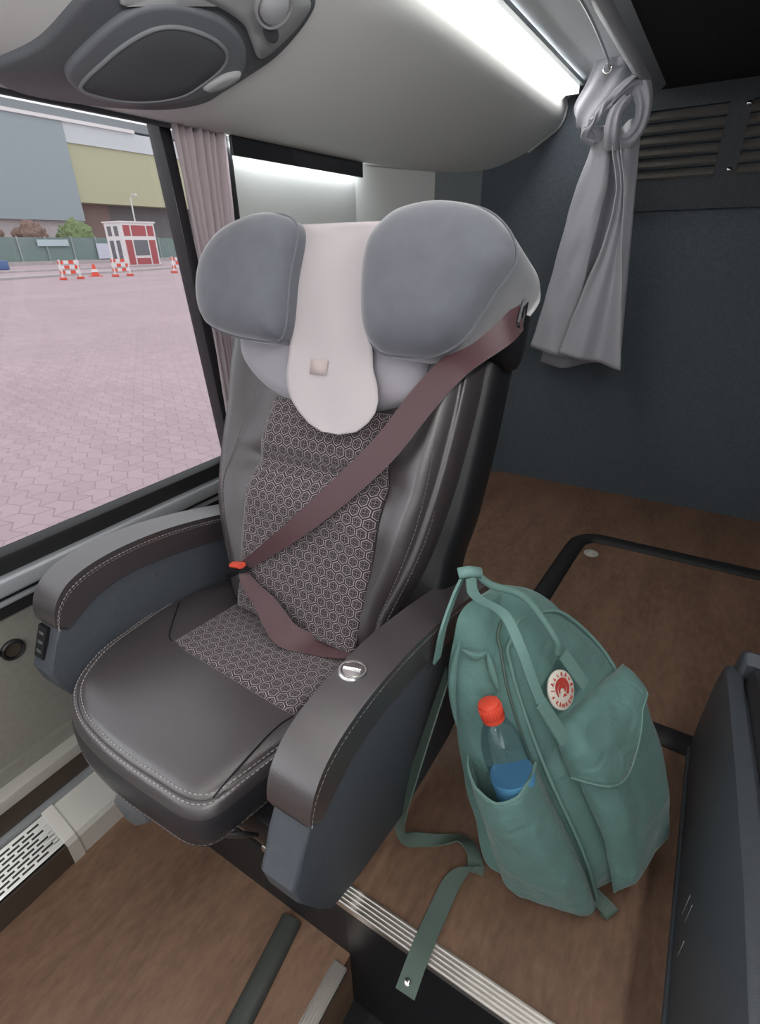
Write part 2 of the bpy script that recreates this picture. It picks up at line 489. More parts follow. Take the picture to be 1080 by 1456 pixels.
structbox('ceiling', (-.70, -2.6, 1.797), (-.43, 2.84, 1.83), M_ceil_l)
structbox('ceiling_dark', (-.40, -2.6, 1.738), (1.3, 2.84, 1.80), M_ceil_d)
structbox('ceiling_roof', (XW-.1, -2.66, 1.86), (1.3, 2.86, 1.92), M_black)
# angled panel between window wall and rear wall
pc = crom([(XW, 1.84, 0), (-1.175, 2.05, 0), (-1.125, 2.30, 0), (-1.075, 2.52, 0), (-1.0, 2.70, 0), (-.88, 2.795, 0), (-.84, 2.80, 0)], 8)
kc = 16  # pale, mid-grey and navy steps paint the light fading along this wall
for nm, seg, mm in (('wall_rear_corner', pc[:kc+1], M_wall_l), ('wall_rear_bend', pc[kc:kc+13], mat('carpet_light_fade', (.22, .24, .25), .9, bump=.5, bscale=500, var=.12, vscale=120)), ('wall_rear_curve', pc[kc+12:], M_wall_d)):
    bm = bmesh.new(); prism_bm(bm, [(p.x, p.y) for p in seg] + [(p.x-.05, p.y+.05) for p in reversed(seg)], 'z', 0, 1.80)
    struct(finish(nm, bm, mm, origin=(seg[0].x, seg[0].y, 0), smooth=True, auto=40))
# pale side panel behind the last window
structbox('wall_side_panel', (XW-.06, 1.20, .47), (XW, 1.90, 1.80), M_wall_l)
# window wall above glass (behind rack)
structbox('wall_window_header', (XW-.06, -2.6, 1.49), (XW-.01, 1.22, 1.9), M_black)

# window 1
struct(box('window_1', (XW-.034, .20, .58), (XW-.030, 1.215, 1.50), M_glass_t))
struct(box('window_4', (XW-.034, -2.5, .58), (XW-.030, .14, 1.50), M_glass))
structbox('window_pillar_trim', (XW-.05, .14, .58), (XW-.01, .20, 1.50), M_tinted)
struct(box('window_2', (-1.12, -2.634, .60), (1.12, -2.63, 1.68), M_glass_t))
struct(box('window_3', (1.268, -2.6, .80), (1.272, -.9, 1.55), M_glass))
st = struct(box('window_frame_trim', (XW-.04, -2.5, .565), (XW+.012, 1.20, .612), M_rubber, bev=.006))
bm = bmesh.new()
prism_bm(bm, [(1.012, 1.50), (1.046, 1.50), (1.112, .60), (1.078, .60)], 'x', XW-.05, XW-.005, bev=.003)
struct(finish('trim_1', bm, M_tinted, origin=(XW, 1.06, .6), auto=35))
bm = bmesh.new()
prism_bm(bm, [(1.2, 1.50), (1.235, 1.50), (1.235, .60), (1.2, .60)], 'x', XW-.05, XW+.006, bev=.003)
struct(finish('trim_2', bm, M_tinted, origin=(XW, 1.21, .6), auto=35))
# rails below the glass
struct(box('trim_3', (XW, -2.5, .528), (XW+.034, 1.30, .570), M_alu_d, bev=.008, seg=3))
struct(box('trim_4', (XW, -2.5, .516), (XW+.018, 1.30, .530), M_black))
struct(box('trim_5', (XW, -2.5, .503), (XW+.024, 1.30, .515), M_alu_d, bev=.004))
struct(box('trim_6', (XW, -2.5, .470), (XW+.012, 1.30, .502), M_rubber))

# floor nosings
def ribbed(name, lo, hi, axis, m=M_alu, ribs=5):
    bm = bmesh.new(); bbox(bm, lo, hi)
    for i in range(ribs):
        t = (i+.5)/ribs
        if axis == 'x':
            y = lo[1] + (hi[1]-lo[1])*t; w = (hi[1]-lo[1])/ribs*.3
            bbox(bm, (lo[0], y-w, hi[2]), (hi[0], y+w, hi[2]+.003), .001, 1)
        else:
            x = lo[0] + (hi[0]-lo[0])*t; w = (hi[0]-lo[0])/ribs*.3
            bbox(bm, (x-w, lo[1], hi[2]), (x+w, hi[1], hi[2]+.003), .001, 1)
    return struct(finish(name, bm, m, origin=((lo[0]+hi[0])/2, (lo[1]+hi[1])/2, lo[2]), smooth=False))
ribbed('trim_7', (-.60, .438, -.012), (1.2, .478, .004), 'x')
ribbed('trim_8', (-.395, -2.5, -.21), (-.36, .415, -.196), 'y')
# rubber covered track on the front floor
o = tube('floor_track_cover', crom([(-.525, .425, -.2), (-.505, .28, -.2), (-.485, .12, -.2), (-.44, -.3, -.2)], 6), .026, M_rubber, n=16, flat=.7, up=(0, 0, 1), origin=(-.5, .2, -.2))
o.data.materials.clear(); o.data.materials.append(mat('grey_green_rubber', (.055, .06, .055), .5, bump=.3, bscale=300))
tag(o, 'dark grey-green half-round rubber strip along the lower brown floor', 'floor strip')

# ------------------------------------------------------------------ overhead rack
RP = [(-1.29, 1.478), (-1.20, 1.470), (-1.12, 1.478), (-1.04, 1.505), (-.96, 1.545), (-.88, 1.590), (-.81, 1.632), (-.765, 1.665), (-.748, 1.70), (-.745, 1.735)]
RS = crom([(a, 0, b) for a, b in RP], 5)
def rack_z(x):
    for a, b in zip(RS, RS[1:]):
        if a.x <= x <= b.x: return a.z + (b.z-a.z)*(x-a.x)/max(b.x-a.x, 1e-9)
    return RS[-1].z if x > RS[-1].x else RS[0].z
rk = root('luggage_rack', (-1.0, 0, 1.48), 'pale grey moulded luggage rack underside curving above the coach seat', 'luggage rack')
bm = bmesh.new()
pts = [(p.x, p.z) for p in RS] + [(-.742, 1.742), (-.745, 1.752), (-.700, 1.795), (-.66, 1.85), (-1.29, 1.85)]
prism_bm(bm, pts, 'y', -2.55, 2.795)
finish('rack_shell', bm, M_rack, rk, auto=40)
tube('edge_bead', [(p.x, 2.79, p.z-.002) for p in RS], .006, M_psu_l, rk, n=8)
# led strip along the aisle edge
lr = root('led_strip_light', (-.70, .5, 1.74), 'bright white LED strip light along the edge of the luggage rack', 'strip light')
bm = bmesh.new()
prism_bm(bm, [(-.740, 1.744), (-.686, 1.784), (-.690, 1.789), (-.744, 1.752)], 'y', -2.4, 2.70)
finish('diffuser', bm, M_lamp, lr, auto=35)
bm = bmesh.new()
bbox(bm, (-.684, -2.4, 1.776), (-.664, 2.72, 1.79)); bbox(bm, (-.738, 2.701, 1.750), (-.680, 2.72, 1.788))
finish('housing', bm, M_alu_d, lr, smooth=False)
# rail along the ceiling edge
bm = bmesh.new(); prism_bm(bm, [(-.43, 1.80), (-.452, 1.765), (-.44, 1.735), (-.41, 1.715), (-.375, 1.715), (-.352, 1.74), (-.352, 1.80)], 'y', -2.5, 2.70, bev=.008)
o = finish('ceiling_rail', bm, mat('blue_grey_moulding', (.34, .36, .39), .55), origin=(-.40, 0, 1.72), auto=40)
tag(o, 'rounded grey ceiling moulding running above the knotted curtain', 'ceiling moulding')
# wall-washing led under the rack, above the pale side panel
o = box('wall_light', (XW+.004, 1.24, 1.452), (XW+.016, 1.83, 1.464), M_lamp2)
tag(o, 'slim LED light under the rack washing the pale side panel', 'strip light')
o = box('rack_lip', (XW+.018, 1.215, 1.425), (XW+.028, 1.85, 1.475), M_tinted)
tag(o, 'dark strip under the rack above the pale side panel', 'trim strip')
# ceiling strip over the aisle further forward, and an unseen strip added to brighten the rack
bm = bmesh.new(); prism_bm(bm, [(.370, 1.738), (.390, 1.672), (.405, 1.675), (.405, 1.738)], 'y', -2.4, 1.15)
o = finish('added_strip_light', bm, mat('added_strip_glow', (.9, .9, .88), .5, emit=(1.0, .985, .95), estr=20.0), origin=(.39, -.6, 1.66), smooth=False)
tag(o, 'added unseen white strip across the aisle that brightens the luggage rack', 'strip light')
o = box('aisle_light', (-.05, -2.3, 1.722), (.10, -.15, 1.738), M_lamp3)
tag(o, 'white LED ceiling panel over the front of the aisle', 'ceiling light')

# ------------------------------------------------------------------ service panel (reading light, speaker)
sv = root('service_panel', (-1.0, .85, 1.50), 'dark grey overhead panel with oval speaker grille and reading light', 'service panel')
def rk_pt(x, y, off): 
    # offset below the rack skin
    dx = .01; s = (rack_z(x+dx) - rack_z(x-dx)) / (2*dx); n = Vector((s, 0, -1)).normalized()
    return Vector((x, y, rack_z(x))) + n*off
def rmap(x, y, d): return rk_pt(x, y, d)
SVO = [(-1.130, .600), (-1.093, .606), (-1.029, .645), (-.938, .677), (-.870, .72), (-.817, .82), (-.793, .95), (-.797, 1.07), (-.825, 1.10), (-.903, 1.095), (-.961, 1.065), (-1.02, 1.03), (-1.06, 1.01), (-1.105, .95), (-1.145, .85), (-1.170, .75), (-1.172, .66)]
dome('housing', SVO, rmap, [(1.02, -.01), (1.0, .004), (.985, .010), (.96, .013), (.5, .013), (.2, .013)], M_psu, sv)
dome('switch_plate', [(-.925, .725), (-.875, .742), (-.828, .838), (-.803, .95), (-.803, 1.06), (-.835, 1.078), (-.885, 1.068), (-.925, 1.045), (-.905, 1.0), (-.882, .957), (-.872, .887), (-.876, .81), (-.900, .762)], rmap, [(1.0, .008), (1.0, .016), (.98, .019), (.6, .019), (.2, .019)], M_psu_l, sv, center=(-.845, .96))
REC = [(-1.068, .697), (-1.001, .703), (-.929, .742), (-.895, .803), (-.886, .892), (-.900, .962), (-.928, 1.005), (-.965, 1.022), (-1.011, .995), (-1.055, .945), (-1.095, .87), (-1.105, .767)]
dome('speaker_surround', REC, rmap, [(1.0, .008), (1.0, .018), (.985, .023), (.95, .024), (.5, .022), (.2, .022)], mat('grey_surround', (.17, .18, .20), .5), sv, center=(-1.0, .86))
GE = [(-1.081, .729), (-1.008, .742), (-.948, .779), (-.922, .825), (-.917, .895), (-.930, .948), (-.957, .965), (-1.004, .948), (-1.045, .921), (-1.080, .859), (-1.093, .79)]
bm = bmesh.new()
S = crom([(x, y, 0) for x, y in GE], 6, closed=True)
tube_bm(bm, [rk_pt(p.x, p.y, .0235) for p in S], .004, 8, closed=True)
finish('grille_rim', bm, mat('grey_rim', (.25, .26, .28), .5), sv)
dome('speaker_grille', GE, rmap, [(.99, .01), (.985, .0235), (.95, .026), (.6, .029), (.2, .030)], M_psu_d, sv)
ell = lambda cx, cy, a, b, th, k=16: [(cx + a*math.cos(t)*math.cos(th) - b*math.sin(t)*math.sin(th), cy + a*math.cos(t)*math.sin(th) + b*math.sin(t)*math.cos(th)) for t in [2*math.pi*i/k for i in range(k)]]
dome('light_bezel', ell(-.832, .984, .034, .046, .3), rmap, [(1.0, .010), (1.0, .024), (.95, .030), (.86, .029), (.80, .022)], M_psu_l, sv)
ln = dome('reading_light', ell(-.832, .984, .027, .037, .3), rmap, [(1.0, .015), (1.0, .022), (.9, .030), (.6, .036), (.2, .038)], mat('lens', (.50, .51, .53), .12, coat=.6), sv)
dome('call_button', ell(-.873, 1.020, .012, .026, .35), rmap, [(1.0, .010), (1.0, .022), (.9, .025), (.5, .025)], M_psu_d, sv)
dome('air_nozzle', ell(-.985, .985, .014, .04, -.75), rmap, [(1.0, .010), (1.0, .026), (.85, .032), (.4, .032)], M_psu_l, sv)

# ------------------------------------------------------------------ coach seat
OX = -.70
seat = root('coach_seat', (OX, .70, 0), 'black leather coach seat with hexagon patterned centre and grey wing headrest by the window', 'seat')
a10 = R(10); CV = Vector((0, math.cos(a10), -math.sin(a10))); CN = Vector((0, math.sin(a10), math.cos(a10))); CO = Vector((OX, .27, .44)); UX = Vector((1, 0, 0))
def cmap(u, v, d): return CO + UX*u + CV*v + CN*d
COUT = [(-.335, .36), (-.312, .22), (-.288, .13), (-.240, .055), (-.165, .014), (-.08, -.001), (0, -.005), (.09, -.003), (.165, .002), (.203, .026), (.220, .085), (.238, .18), (.265, .32), (.285, .45), (.275, .55), (.10, .585), (-.15, .585), (-.29, .56), (-.335, .48)]
def chf(u, v, sc):
    # side bolsters rise towards the back, a soft dip in the middle
    k = min(max((v-.10)/.25, 0), 1)
    return .020*k*min(max((abs(u)-.15)/.12, 0), 1) - .024*(min(max((.17-v)/.17, 0), 1.1))**2
CR = [(.86, -.105), (.94, -.10), (.975, -.088), (.99, -.065), (1.0, -.04), (.998, -.020), (.985, -.006), (.968, .001), (.955, .001), (.948, -.002), (.940, .003), (.90, .008), (.8, .011), (.6, .012), (.4, .012), (.2, .012)]
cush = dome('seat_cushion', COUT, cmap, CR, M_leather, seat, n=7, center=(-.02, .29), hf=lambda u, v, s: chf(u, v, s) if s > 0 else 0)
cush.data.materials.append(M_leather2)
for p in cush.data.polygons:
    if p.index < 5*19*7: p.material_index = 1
Cc = Vector((-.02, .29, 0)); CS = crom([(a, b, 0) for a, b in COUT], 7, closed=True)
def cring(sc, d, lo=0, hi=None):
    out = []
    for p in CS[lo:hi]:
        q = Cc + (p-Cc)*sc; out.append(cmap(q.x, q.y, d + chf(q.x, q.y, sc)))
    return out
nC = len(CS); half = int(nC*14/19)
stitching('stitching', [cring(.972, .0012, 0, half), cring(.934, .0045, 0, half), cring(.976, -.084, 10, half-20)], M_thread, cush)
def cins(s, t):
    # quad corners front-left, front-right, back-right, back-left
    fl, fr, br, bl = Vector((-.184, .254)), Vector((.192, .230)), Vector((.205, .57)), Vector((-.215, .57))
    q = (fl.lerp(fr, s)).lerp(bl.lerp(br, s), t)
    e = min(s, 1-s, t*1.3, .06)/.06
    return cmap(q.x, q.y, .0125 + chf(q.x, q.y, .5)*.6 + .004*math.sqrt(max(e, 0)) - .002)
sheet('seat_insert', cins, 30, 30, M_hex, cush, thick=.004, uvs=lambda s, t: ((s-.5)*.40, t*.34))
# the seam from the insert corner to the front edge
def cpath(pts, d): return [cmap(p.x, p.y, d + chf(p.x, p.y, .5)) for p in crom([(a, b, 0) for a, b in pts], 8)]
tube('seam_piping', cpath([(.192, .228), (.186, .19), (.190, .12), (.196, .03)], .0112), .0016, M_black, cush, n=6)
tube('seam_piping', cpath([(-.184, .254), (-.205, .262), (-.24, .30), (-.29, .36)], .0125), .0016, M_black, cush, n=6)
# front apron below the cushion
def apron(s, t):
    u = -.20 + .42*s; e = abs(s-.5)*2
    v = .012 + .05*e**4 + .035*t
    return cmap(u, v+.01, -.105 - .05*t + .01*e*e*t)
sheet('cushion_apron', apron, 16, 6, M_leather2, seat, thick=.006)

# backrest frame
aB = R(19.5); BO = Vector((OX, .73, .40)); BW = Vector((0, math.sin(aB), math.cos(aB))); BN = Vector((0, -math.cos(aB), math.sin(aB)))
def bmap(u, w, d): return BO + UX*u + BW*w + BN*d
BOUT = [(-.19, -.02), (-.245, .08), (-.285, .22), (-.300, .36), (-.305, .50), (-.315, .62), (-.30, .76), (-.22, .83), (0, .845), (.24, .83), (.32, .76), (.332, .62), (.325, .47), (.312, .35), (.288, .22), (.245, .09), (.20, -.02), (0, -.04)]
def bhf(u, w, sc):
    if sc <= 0: return .0
    b = min(max((abs(u-.015)-.17)/.10, 0), 1)
    roll = .012*math.exp(-((w-.29)/.06)**2) - .010*math.exp(-((w-.372)/.022)**2) + .010*math.exp(-((w-.43)/.05)**2)
    inner = 1 if sc < .9 else 0
    return inner*((1-b)*roll*.9 + .026*b*math.exp(-((w-.25)/.30)**2))
BR = [(.86, -.13), (.97, -.125), (1.0, -.10), (1.0, -.05), (.995, -.02), (.975, -.004), (.955, .001), (.945, -.001), (.93, .006), (.88, .016), (.82, .018), (.74, .012), (.66, .008), (.55, .008), (.4, .008), (.25, .008), (.1, .008)]
back = dome('backrest', BOUT, bmap, BR, M_leather, seat, n=7, center=(.012, .38), hf=bhf)
def bins(s, t):
    w = -.01 + .53*t
    prof = [(-.01, -.170, .186), (.10, -.178, .190), (.19, -.185, .194), (.30, -.180, .196), (.36, -.156, .201), (.44, -.148, .196), (.52, -.132, .207)]
    for p, q in zip(prof, prof[1:]):
        if p[0] <= w <= q[0]+1e-6:
            f = (w-p[0])/(q[0]-p[0]); l = p[1]+(q[1]-p[1])*f; r = p[2]+(q[2]-p[2])*f; break
    u = l + (r-l)*s
    roll = .016*math.exp(-((w-.29)/.06)**2) - .018*math.exp(-((w-.372)/.020)**2) + .014*math.exp(-((w-.43)/.05)**2)
    e = min(s, 1-s, .06)/.06
    return bmap(u, w, .022 + roll*(.4+.6*e) - .006*(1-math.sqrt(max(e, 0))))
sheet('back_insert', bins, 30, 60, M_hex, back, thick=.004, uvs=lambda s, t: ((s-.5)*.375, t*.53))
def bpath(pts, d): return [bmap(p.x, p.y, d + bhf(p.x, p.y, .8)) for p in crom([(a, b, 0) for a, b in pts], 10)]
SLp = [(-.183, .545), (-.205, .45), (-.240, .31), (-.229, .21), (-.205, .10)]
SRp = [(.285, .60), (.292, .50), (.296, .40), (.290, .30), (.268, .20), (.232, .08)]
stitching('stitching', [bpath(SLp, .019), bpath(SRp, .014), [bmap(p.x*1.035, p.y, -.008) for p in crom([(a, b, 0) for a, b in SRp], 10)]], M_thread_d, back)
# leather cheeks each side of the insert
# rear shell of the seat
SOUT = [(-.22, .02), (-.29, .20), (-.315, .40), (-.33, .62), (-.33, .80), (-.28, .87), (0, .89), (.27, .875), (.338, .845), (.352, .78), (.356, .62), (.352, .42), (.335, .25), (.27, .02)]
dome('back_shell', SOUT, bmap, [(.86, -.205), (.95, -.198), (.99, -.18), (1.0, -.15), (1.0, -.12), (.985, -.085), (.95, -.07)], M_black, seat, n=7, center=(.01, .42))
# headrest: centre pad and two wings
head = dome('headrest', [(-.268, .74), (-.262, .65), (-.235, .585), (-.15, .533), (-.03, .505), (.10, .512), (.19, .535), (.238, .565), (.25, .65), (.25, .76), (.20, .845), (.03, .868), (-.17, .855)],
            bmap, [(.95, -.12), (1.0, -.09), (1.0, -.01), (.99, .015), (.95, .032), (.85, .042), (.6, .046), (.3, .046)], M_velour_l, seat, n=7, center=(0, .71))
WR = [(.112, .766), (.116, .83), (.146, .868), (.187, .888), (.257, .893), (.335, .876), (.384, .838), (.400, .795), (.375, .745), (.362, .717), (.331, .663), (.281, .634), (.222, .628), (.166, .634), (.130, .676)]
WL = [(-.318, .712), (-.320, .775), (-.296, .823), (-.246, .862), (-.165, .885), (-.092, .880), (-.060, .85), (-.066, .765), (-.062, .66), (-.085, .633), (-.15, .632), (-.215, .638), (-.285, .657)]
wr = dome('headrest_wing', WR, bmap, [(.80, -.16), (.93, -.15), (.99, -.10), (1.0, -.03), (1.01, .04), (1.0, .075), (.97, .098), (.90, .115), (.78, .128), (.6, .138), (.35, .143), (.12, .144)], M_velour, seat, n=7)
wl = dome('headrest_wing', WL, bmap, [(.80, -.14), (.93, -.13), (.99, -.08), (1.0, -.02), (1.01, .05), (1.0, .085), (.97, .108), (.90, .122), (.78, .132), (.6, .140), (.35, .144), (.12, .145)], M_velour, seat, n=7)
def wring(o_, c_, sc, d, n=7):
    S = crom([(a, b, 0) for a, b in o_], n, closed=True); c = sum(S, Vector())/len(S)
    return [bmap((c+(p-c)*sc).x, (c+(p-c)*sc).y, d) for p in S]
tube('piping', wring(WR, None, 1.004, .078), .0028, M_velour, wr, n=6, closed=True)
tube('piping', wring(WL, None, 1.004, .088), .0028, M_velour, wl, n=6, closed=True)
# gathered pleats at the underside of the aisle-side wing
bm = bmesh.new()
for k in range(6):
    u = .175 + .026*k; w = .640 + .0035*k
    tube_bm(bm, [bmap(u-.004, w+.045, .128), bmap(u, w+.022, .121), bmap(u+.002, w, .098)], lambda t: .0045*(.5+t*.7), 6)
finish('pleats', bm, M_velour, wr)

# armrests
PT = [(.332, .505), (.337, .535), (.352, .565), (.385, .592), (.44, .607), (.52, .610), (.62, .601), (.74, .577), (.86, .546), (.98, .510), (1.03, .49)]
PB = [(1.02, .43), (.90, .462), (.78, .492), (.66, .520), (.56, .535), (.49, .538), (.43, .528), (.385, .508), (.352, .485)]
def arm(x0, x1, dy, dz, label=None):
    ar = finish('armrest', bmesh.new(), M_panel, seat)      # carrier mesh filled below
    me = ar.data
    poly = [(.345, .512), (.322, .462), (.292, .408), (.300, .365), (.330, .300), (.365, .232), (.45, .195), (.60, .165), (.84, .15), (.98, .20), (1.0, .46), (.80, .505), (.66, .540), (.56, .552), (.48, .552), (.40, .535)]
    bm = bmesh.new(); prism_bm(bm, [(p[0]+dy, p[1]+dz) for p in poly], 'x', x0, x1, bev=.008)
    bmesh.ops.recalc_face_normals(bm, faces=bm.faces)
    bmesh.ops.translate(bm, verts=bm.verts, vec=-Vector(seat['_o']))
    bm.to_mesh(me); bm.free()
    for p in me.polygons: p.use_smooth = True
    me.set_sharp_from_angle(angle=R(35))
    T = crom([(0, p[0]+dy, p[1]+dz) for p in PT], 6); B = crom([(0, p[0]+dy, p[1]+dz) for p in PB], 6)
    bm = bmesh.new(); prism_bm(bm, [(p.y, p.z) for p in T] + [(p.y, p.z) for p in B], 'x', x0-.006, x1+.006, bev=.010, seg=4)
    pad = finish('arm_pad', bm, M_leather, ar, auto=50)
    return ar, pad, T
arR, padR, TR = arm(-.385, -.318, -.022, -.012)
arL, padL, TL = arm(-1.088, -1.018, .028, .004)
stitching('stitching', [[Vector((-.3125, p.y+.003, p.z-.014)) for p in TR[2:]], [Vector((-.3905, p.y+.003, p.z-.014)) for p in TR[2:]]], M_thread, padR)
stitching('stitching', [[Vector((-1.0115, p.y+.003, p.z-.014)) for p in TL[2:]], [Vector((-1.0125, p.y+.004, p.z-.020)) for p in TL[2:]]], M_thread, padL)
# round chrome button on the aisle-side pad
bt = lathe('recline_button', (-.366, .50, .594), (0, .08, 1), [(.0245, -.006), (.0245, .004), (.0225, .0065), (.0195, .0065), (.0185, .003), (.0175, .003), (.0165, .0065), (.006, .0075), (.0, .0075)], M_chrome, padR, n=40)
bt['label'] = 'round chrome button'
tube('button_grip', [(-.380, .497, .6005), (-.366, .5005, .6012), (-.352, .504, .6005)], .0042, M_chrome, bt, n=10, flat=.8)
# socket plate on the nose of the window-side armrest
fd = Vector((0, -.047, -.104)).normalized(); fn = Vector((0, fd.z, -fd.y)).normalized(); fn = fn if fn.y < 0 else -fn; fc_ = Vector((-1.064, .3465, .464))
def fslab(name, w, h, off, th, m, parent):
    bm = bmesh.new(); vs = []
    for o_ in (off, off+th):
        for a, b in ((-1, -1), (1, -1), (1, 1), (-1, 1)): vs.append(bm.verts.new(fc_ + UX*a*w/2 + fd*b*h/2 + fn*o_))
    for f in ((0,1,2,3), (7,6,5,4), (0,4,5,1), (1,5,6,2), (2,6,7,3), (3,7,4,0)): bm.faces.new([vs[i] for i in f])
    bmesh.ops.bevel(bm, geom=list(bm.edges), offset=.0015, segments=2, affect='EDGES')
    return finish(name, bm, m, parent, auto=35)
up_ = fslab('socket_plate', .034, .072, -.004, .009, M_black, arL)
keep_ = fc_.copy()
for k in (-.020, 0, .020):
    fc_ = keep_ + fd*k; fslab('usb_port', .020, .009, .003, .003, M_psu_d, up_)
# screw on the inner panel
lathe('screw', (-1.017, .60, .50), (1, 0, 0), [(.004, 0), (.004, .002), (.002, .003)], M_chrome, arL, n=10)
# pedestal and side bearers
box('pedestal', (-.93, .50, .0), (-.47, .92, .30), M_black, seat, bev=.01)
box('seat_frame', (-.99, .36, .225), (-.42, .93, .30), M_black, seat, bev=.01)
# grey lever pad under the cushion front
bm = bmesh.new(); prism_bm(bm, [(-.785, .250), (-.752, .212), (-.722, .220), (-.672, .270), (-.675, .310), (-.705, .330), (-.755, .300)], 'y', .262, .32, bev=.008)
finish('recline_lever', bm, M_psu, seat, auto=45)
# seat belt
BK = bmap(-.145, .102, .045)
bp = [bmap(.388, .738, -.055), bmap(.372, .700, -.005), bmap(.326, .632, .056), bmap(.268, .555, .060), bmap(.200, .45, .058), bmap(.110, .345, .056), bmap(.012, .240, .058), bmap(-.07, .165, .054), BK]
def bdir(du, dw, dn, l): return (UX*du + BW*dw + BN*dn).normalized()*l
bw = [bdir(.1, -.55, -.45, .05), bdir(.45, -.6, -.2, .055), bdir(.7, -.6, .1, .058), bdir(.72, -.62, .0, .060), bdir(.70, -.66, -.05, .060), bdir(.66, -.72, -.1, .057), bdir(.62, -.75, -.2, .047), bdir(.58, -.7, -.45, .036), bdir(.5, -.5, -.75, .028)]
belt = ribbon('seat_belt', bp, bw, M_belt, seat, thick=.0022, n=8)
lp = [BK, bmap(-.110, .065, .046), bmap(-.062, .046, .052), bmap(-.018, .020, .060), bmap(.035, -.006, .066), cmap(.095, .428, .026), cmap(.16, .45, .035), cmap(.26, .49, .06)]
lw = [bdir(.5, -.5, -.75, .030), bdir(.8, .4, -.3, .042), bdir(.75, .55, -.3, .052), bdir(.6, .7, -.45, .060), Vector((.020, .052, .024)), Vector((.0, .062, .005)), Vector((-.02, .068, 0)), Vector((-.02, .06, .01))]
ribbon('lap_belt', lp, lw, M_belt, belt, thick=.0022, n=8)
bm = bmesh.new()
tube_bm(bm, [BK + Vector((.016, -.002, .004)), BK + Vector((-.02, .004, -.012)), BK + Vector((-.055, .02, -.045))], lambda t: .019+.003*t, 8, flat=.55)
bk = finish('buckle', bm, M_black, belt, auto=50)
bm = bmesh.new(); c = BK + Vector((-.004, -.008, .012))
tube_bm(bm, [c + Vector((-.018, .002, -.008)), c + Vector((.020, -.006, .006))], .0125, 8, flat=.6)
ob = finish('release_button', bm, M_red, bk, auto=50); ob['label'] = 'red release button'
# belt guide at the shoulder
def hmap(a, b, d): return bmap(.330 + d, b, a)
hg = dome('hinge_cover', [(-.165, .66), (-.175, .72), (-.165, .785), (-.125, .825), (-.075, .830), (-.030, .80), (-.012, .745), (-.025, .69), (-.07, .655), (-.12, .645)], hmap, [(.98, -.03), (1.0, .01), (.99, .030), (.94, .040), (.8, .046), (.4, .048)], M_black, seat)
c = bmap(.385, .745, -.060)
bm = bmesh.new()
tube_bm(bm, [c + BW*.038 + BN*.014, c + BW*.036 - BN*.012, c + BW*.0 - BN*.016, c - BW*.030 - BN*.010, c - BW*.022 + BN*.020], .0055, 8)
finish('belt_guide', bm, M_black, belt)
tube('guide_pin', [c + BW*.036 + BN*.014 + UX*.004, c - BW*.020 + BN*.022 + UX*.004], .0028, M_psu, belt, n=8)

# white headrest cover
CVL = [(.868, -.080, .148), (.80, -.077, .130), (.734, -.074, .115), (.65, -.068, .138), (.60, -.064, .150), (.573, -.063, .166), (.54, -.053, .176), (.516, -.036, .174), (.495, -.012, .162), (.474, .020, .140), (.463, .055, .100)]
def cover_row(w):
    for p, q in zip(CVL, CVL[1:]):
        if q[0]-1e-9 <= w <= p[0]+1e-9:
            f = (w-p[0])/(q[0]-p[0]); return p[1]+(q[1]-p[1])*f, p[2]+(q[2]-p[2])*f
    return CVL[-1][1:] if w < CVL[-1][0] else CVL[0][1:]
def coverf(s, t):
    # t 0..0.15 over the top, then down the front
    if t < .18:
        a = (1-t/.18); u = -.085 + .235*s
        th = a*math.pi*.62
        return bmap(u, .868 + .018*math.sin(min(th, math.pi/2)) - (.05*(th-math.pi/2) if th > math.pi/2 else 0), .062 - .06*math.sin(th*.5)**2*2)
    k = (t-.18)/.82; w = .868 - (.868-.463)*math.sin(k*math.pi/2)**1.0
    l, r = cover_row(w); u = l + (r-l)*s
    d = .062 + .004*math.sin(s*9+w*14)*.5 + .010*max(0, (.62-w)/.15)
    return bmap(u, w, d)
cv = sheet('headrest_cover', coverf, 24, 60, M_cover, None, thick=.0016, origin=bmap(.03, .66, .06))
tag(cv, 'white cloth headrest cover hanging over the grey headrest', 'headrest cover')
def tagf(s, t): return bmap(.000 + .043*s, .607 - .030*t, .0665 + .001)
sheet('printed_square', tagf, 2, 2, M_tag, cv, thick=.0008)

# ------------------------------------------------------------------ backpack
BL = [(0.0, (-.15,.64,.004), (.069,.70,.004), (.135,.89,.004), (-.09,.93,.004)),
      (.25, (-.205,.655,.15), (.015,.69,.15), (.115,.95,.13), (-.13,.97,.14)),
      (.5, (-.248,.67,.30), (-.085,.70,.32), (.052,.98,.28), (-.175,.99,.29)),
      (.75, (-.28,.685,.45), (-.165,.73,.46), (-.03,1.00,.39), (-.225,1.00,.42)),
      (1.0, (-.29,.72,.58), (-.215,.78,.55), (-.14,.96,.51), (-.25,.95,.515))]
def bcorner(t, k):
    pts = [Vector(l[k+1]) for l in BL]
    x = min(max(t, 0), 1)*4; i = min(int(x), 3); f = x-i
    p0 = pts[i-1] if i > 0 else pts[0]*2-pts[1]; p1, p2 = pts[i], pts[i+1]; p3 = pts[i+2] if i+2 < 5 else pts[4]*2-pts[3]
    return .5*((2*p1)+(p2-p0)*f+(2*p0-5*p1+4*p2-p3)*f*f+(3*p1-p0-3*p2+p3)*f**3)
def face_pt(k0, k1, s, t, off):
    A, B = bcorner(t, k0), bcorner(t, k1); P = A.lerp(B, s)
    up_ = bcorner(min(t+.05, 1), k0) - bcorner(max(t-.05, 0), k0)
    n = (B-A).cross(up_).normalized()
    return P + n*off
frontf = lambda s, t, off: face_pt(1, 2, s, t, off)
FRONT = lambda s, t, off: face_pt(1, 2, s, t, off)
def sidef(s, t, off): return face_pt(0, 1, s, t, off)
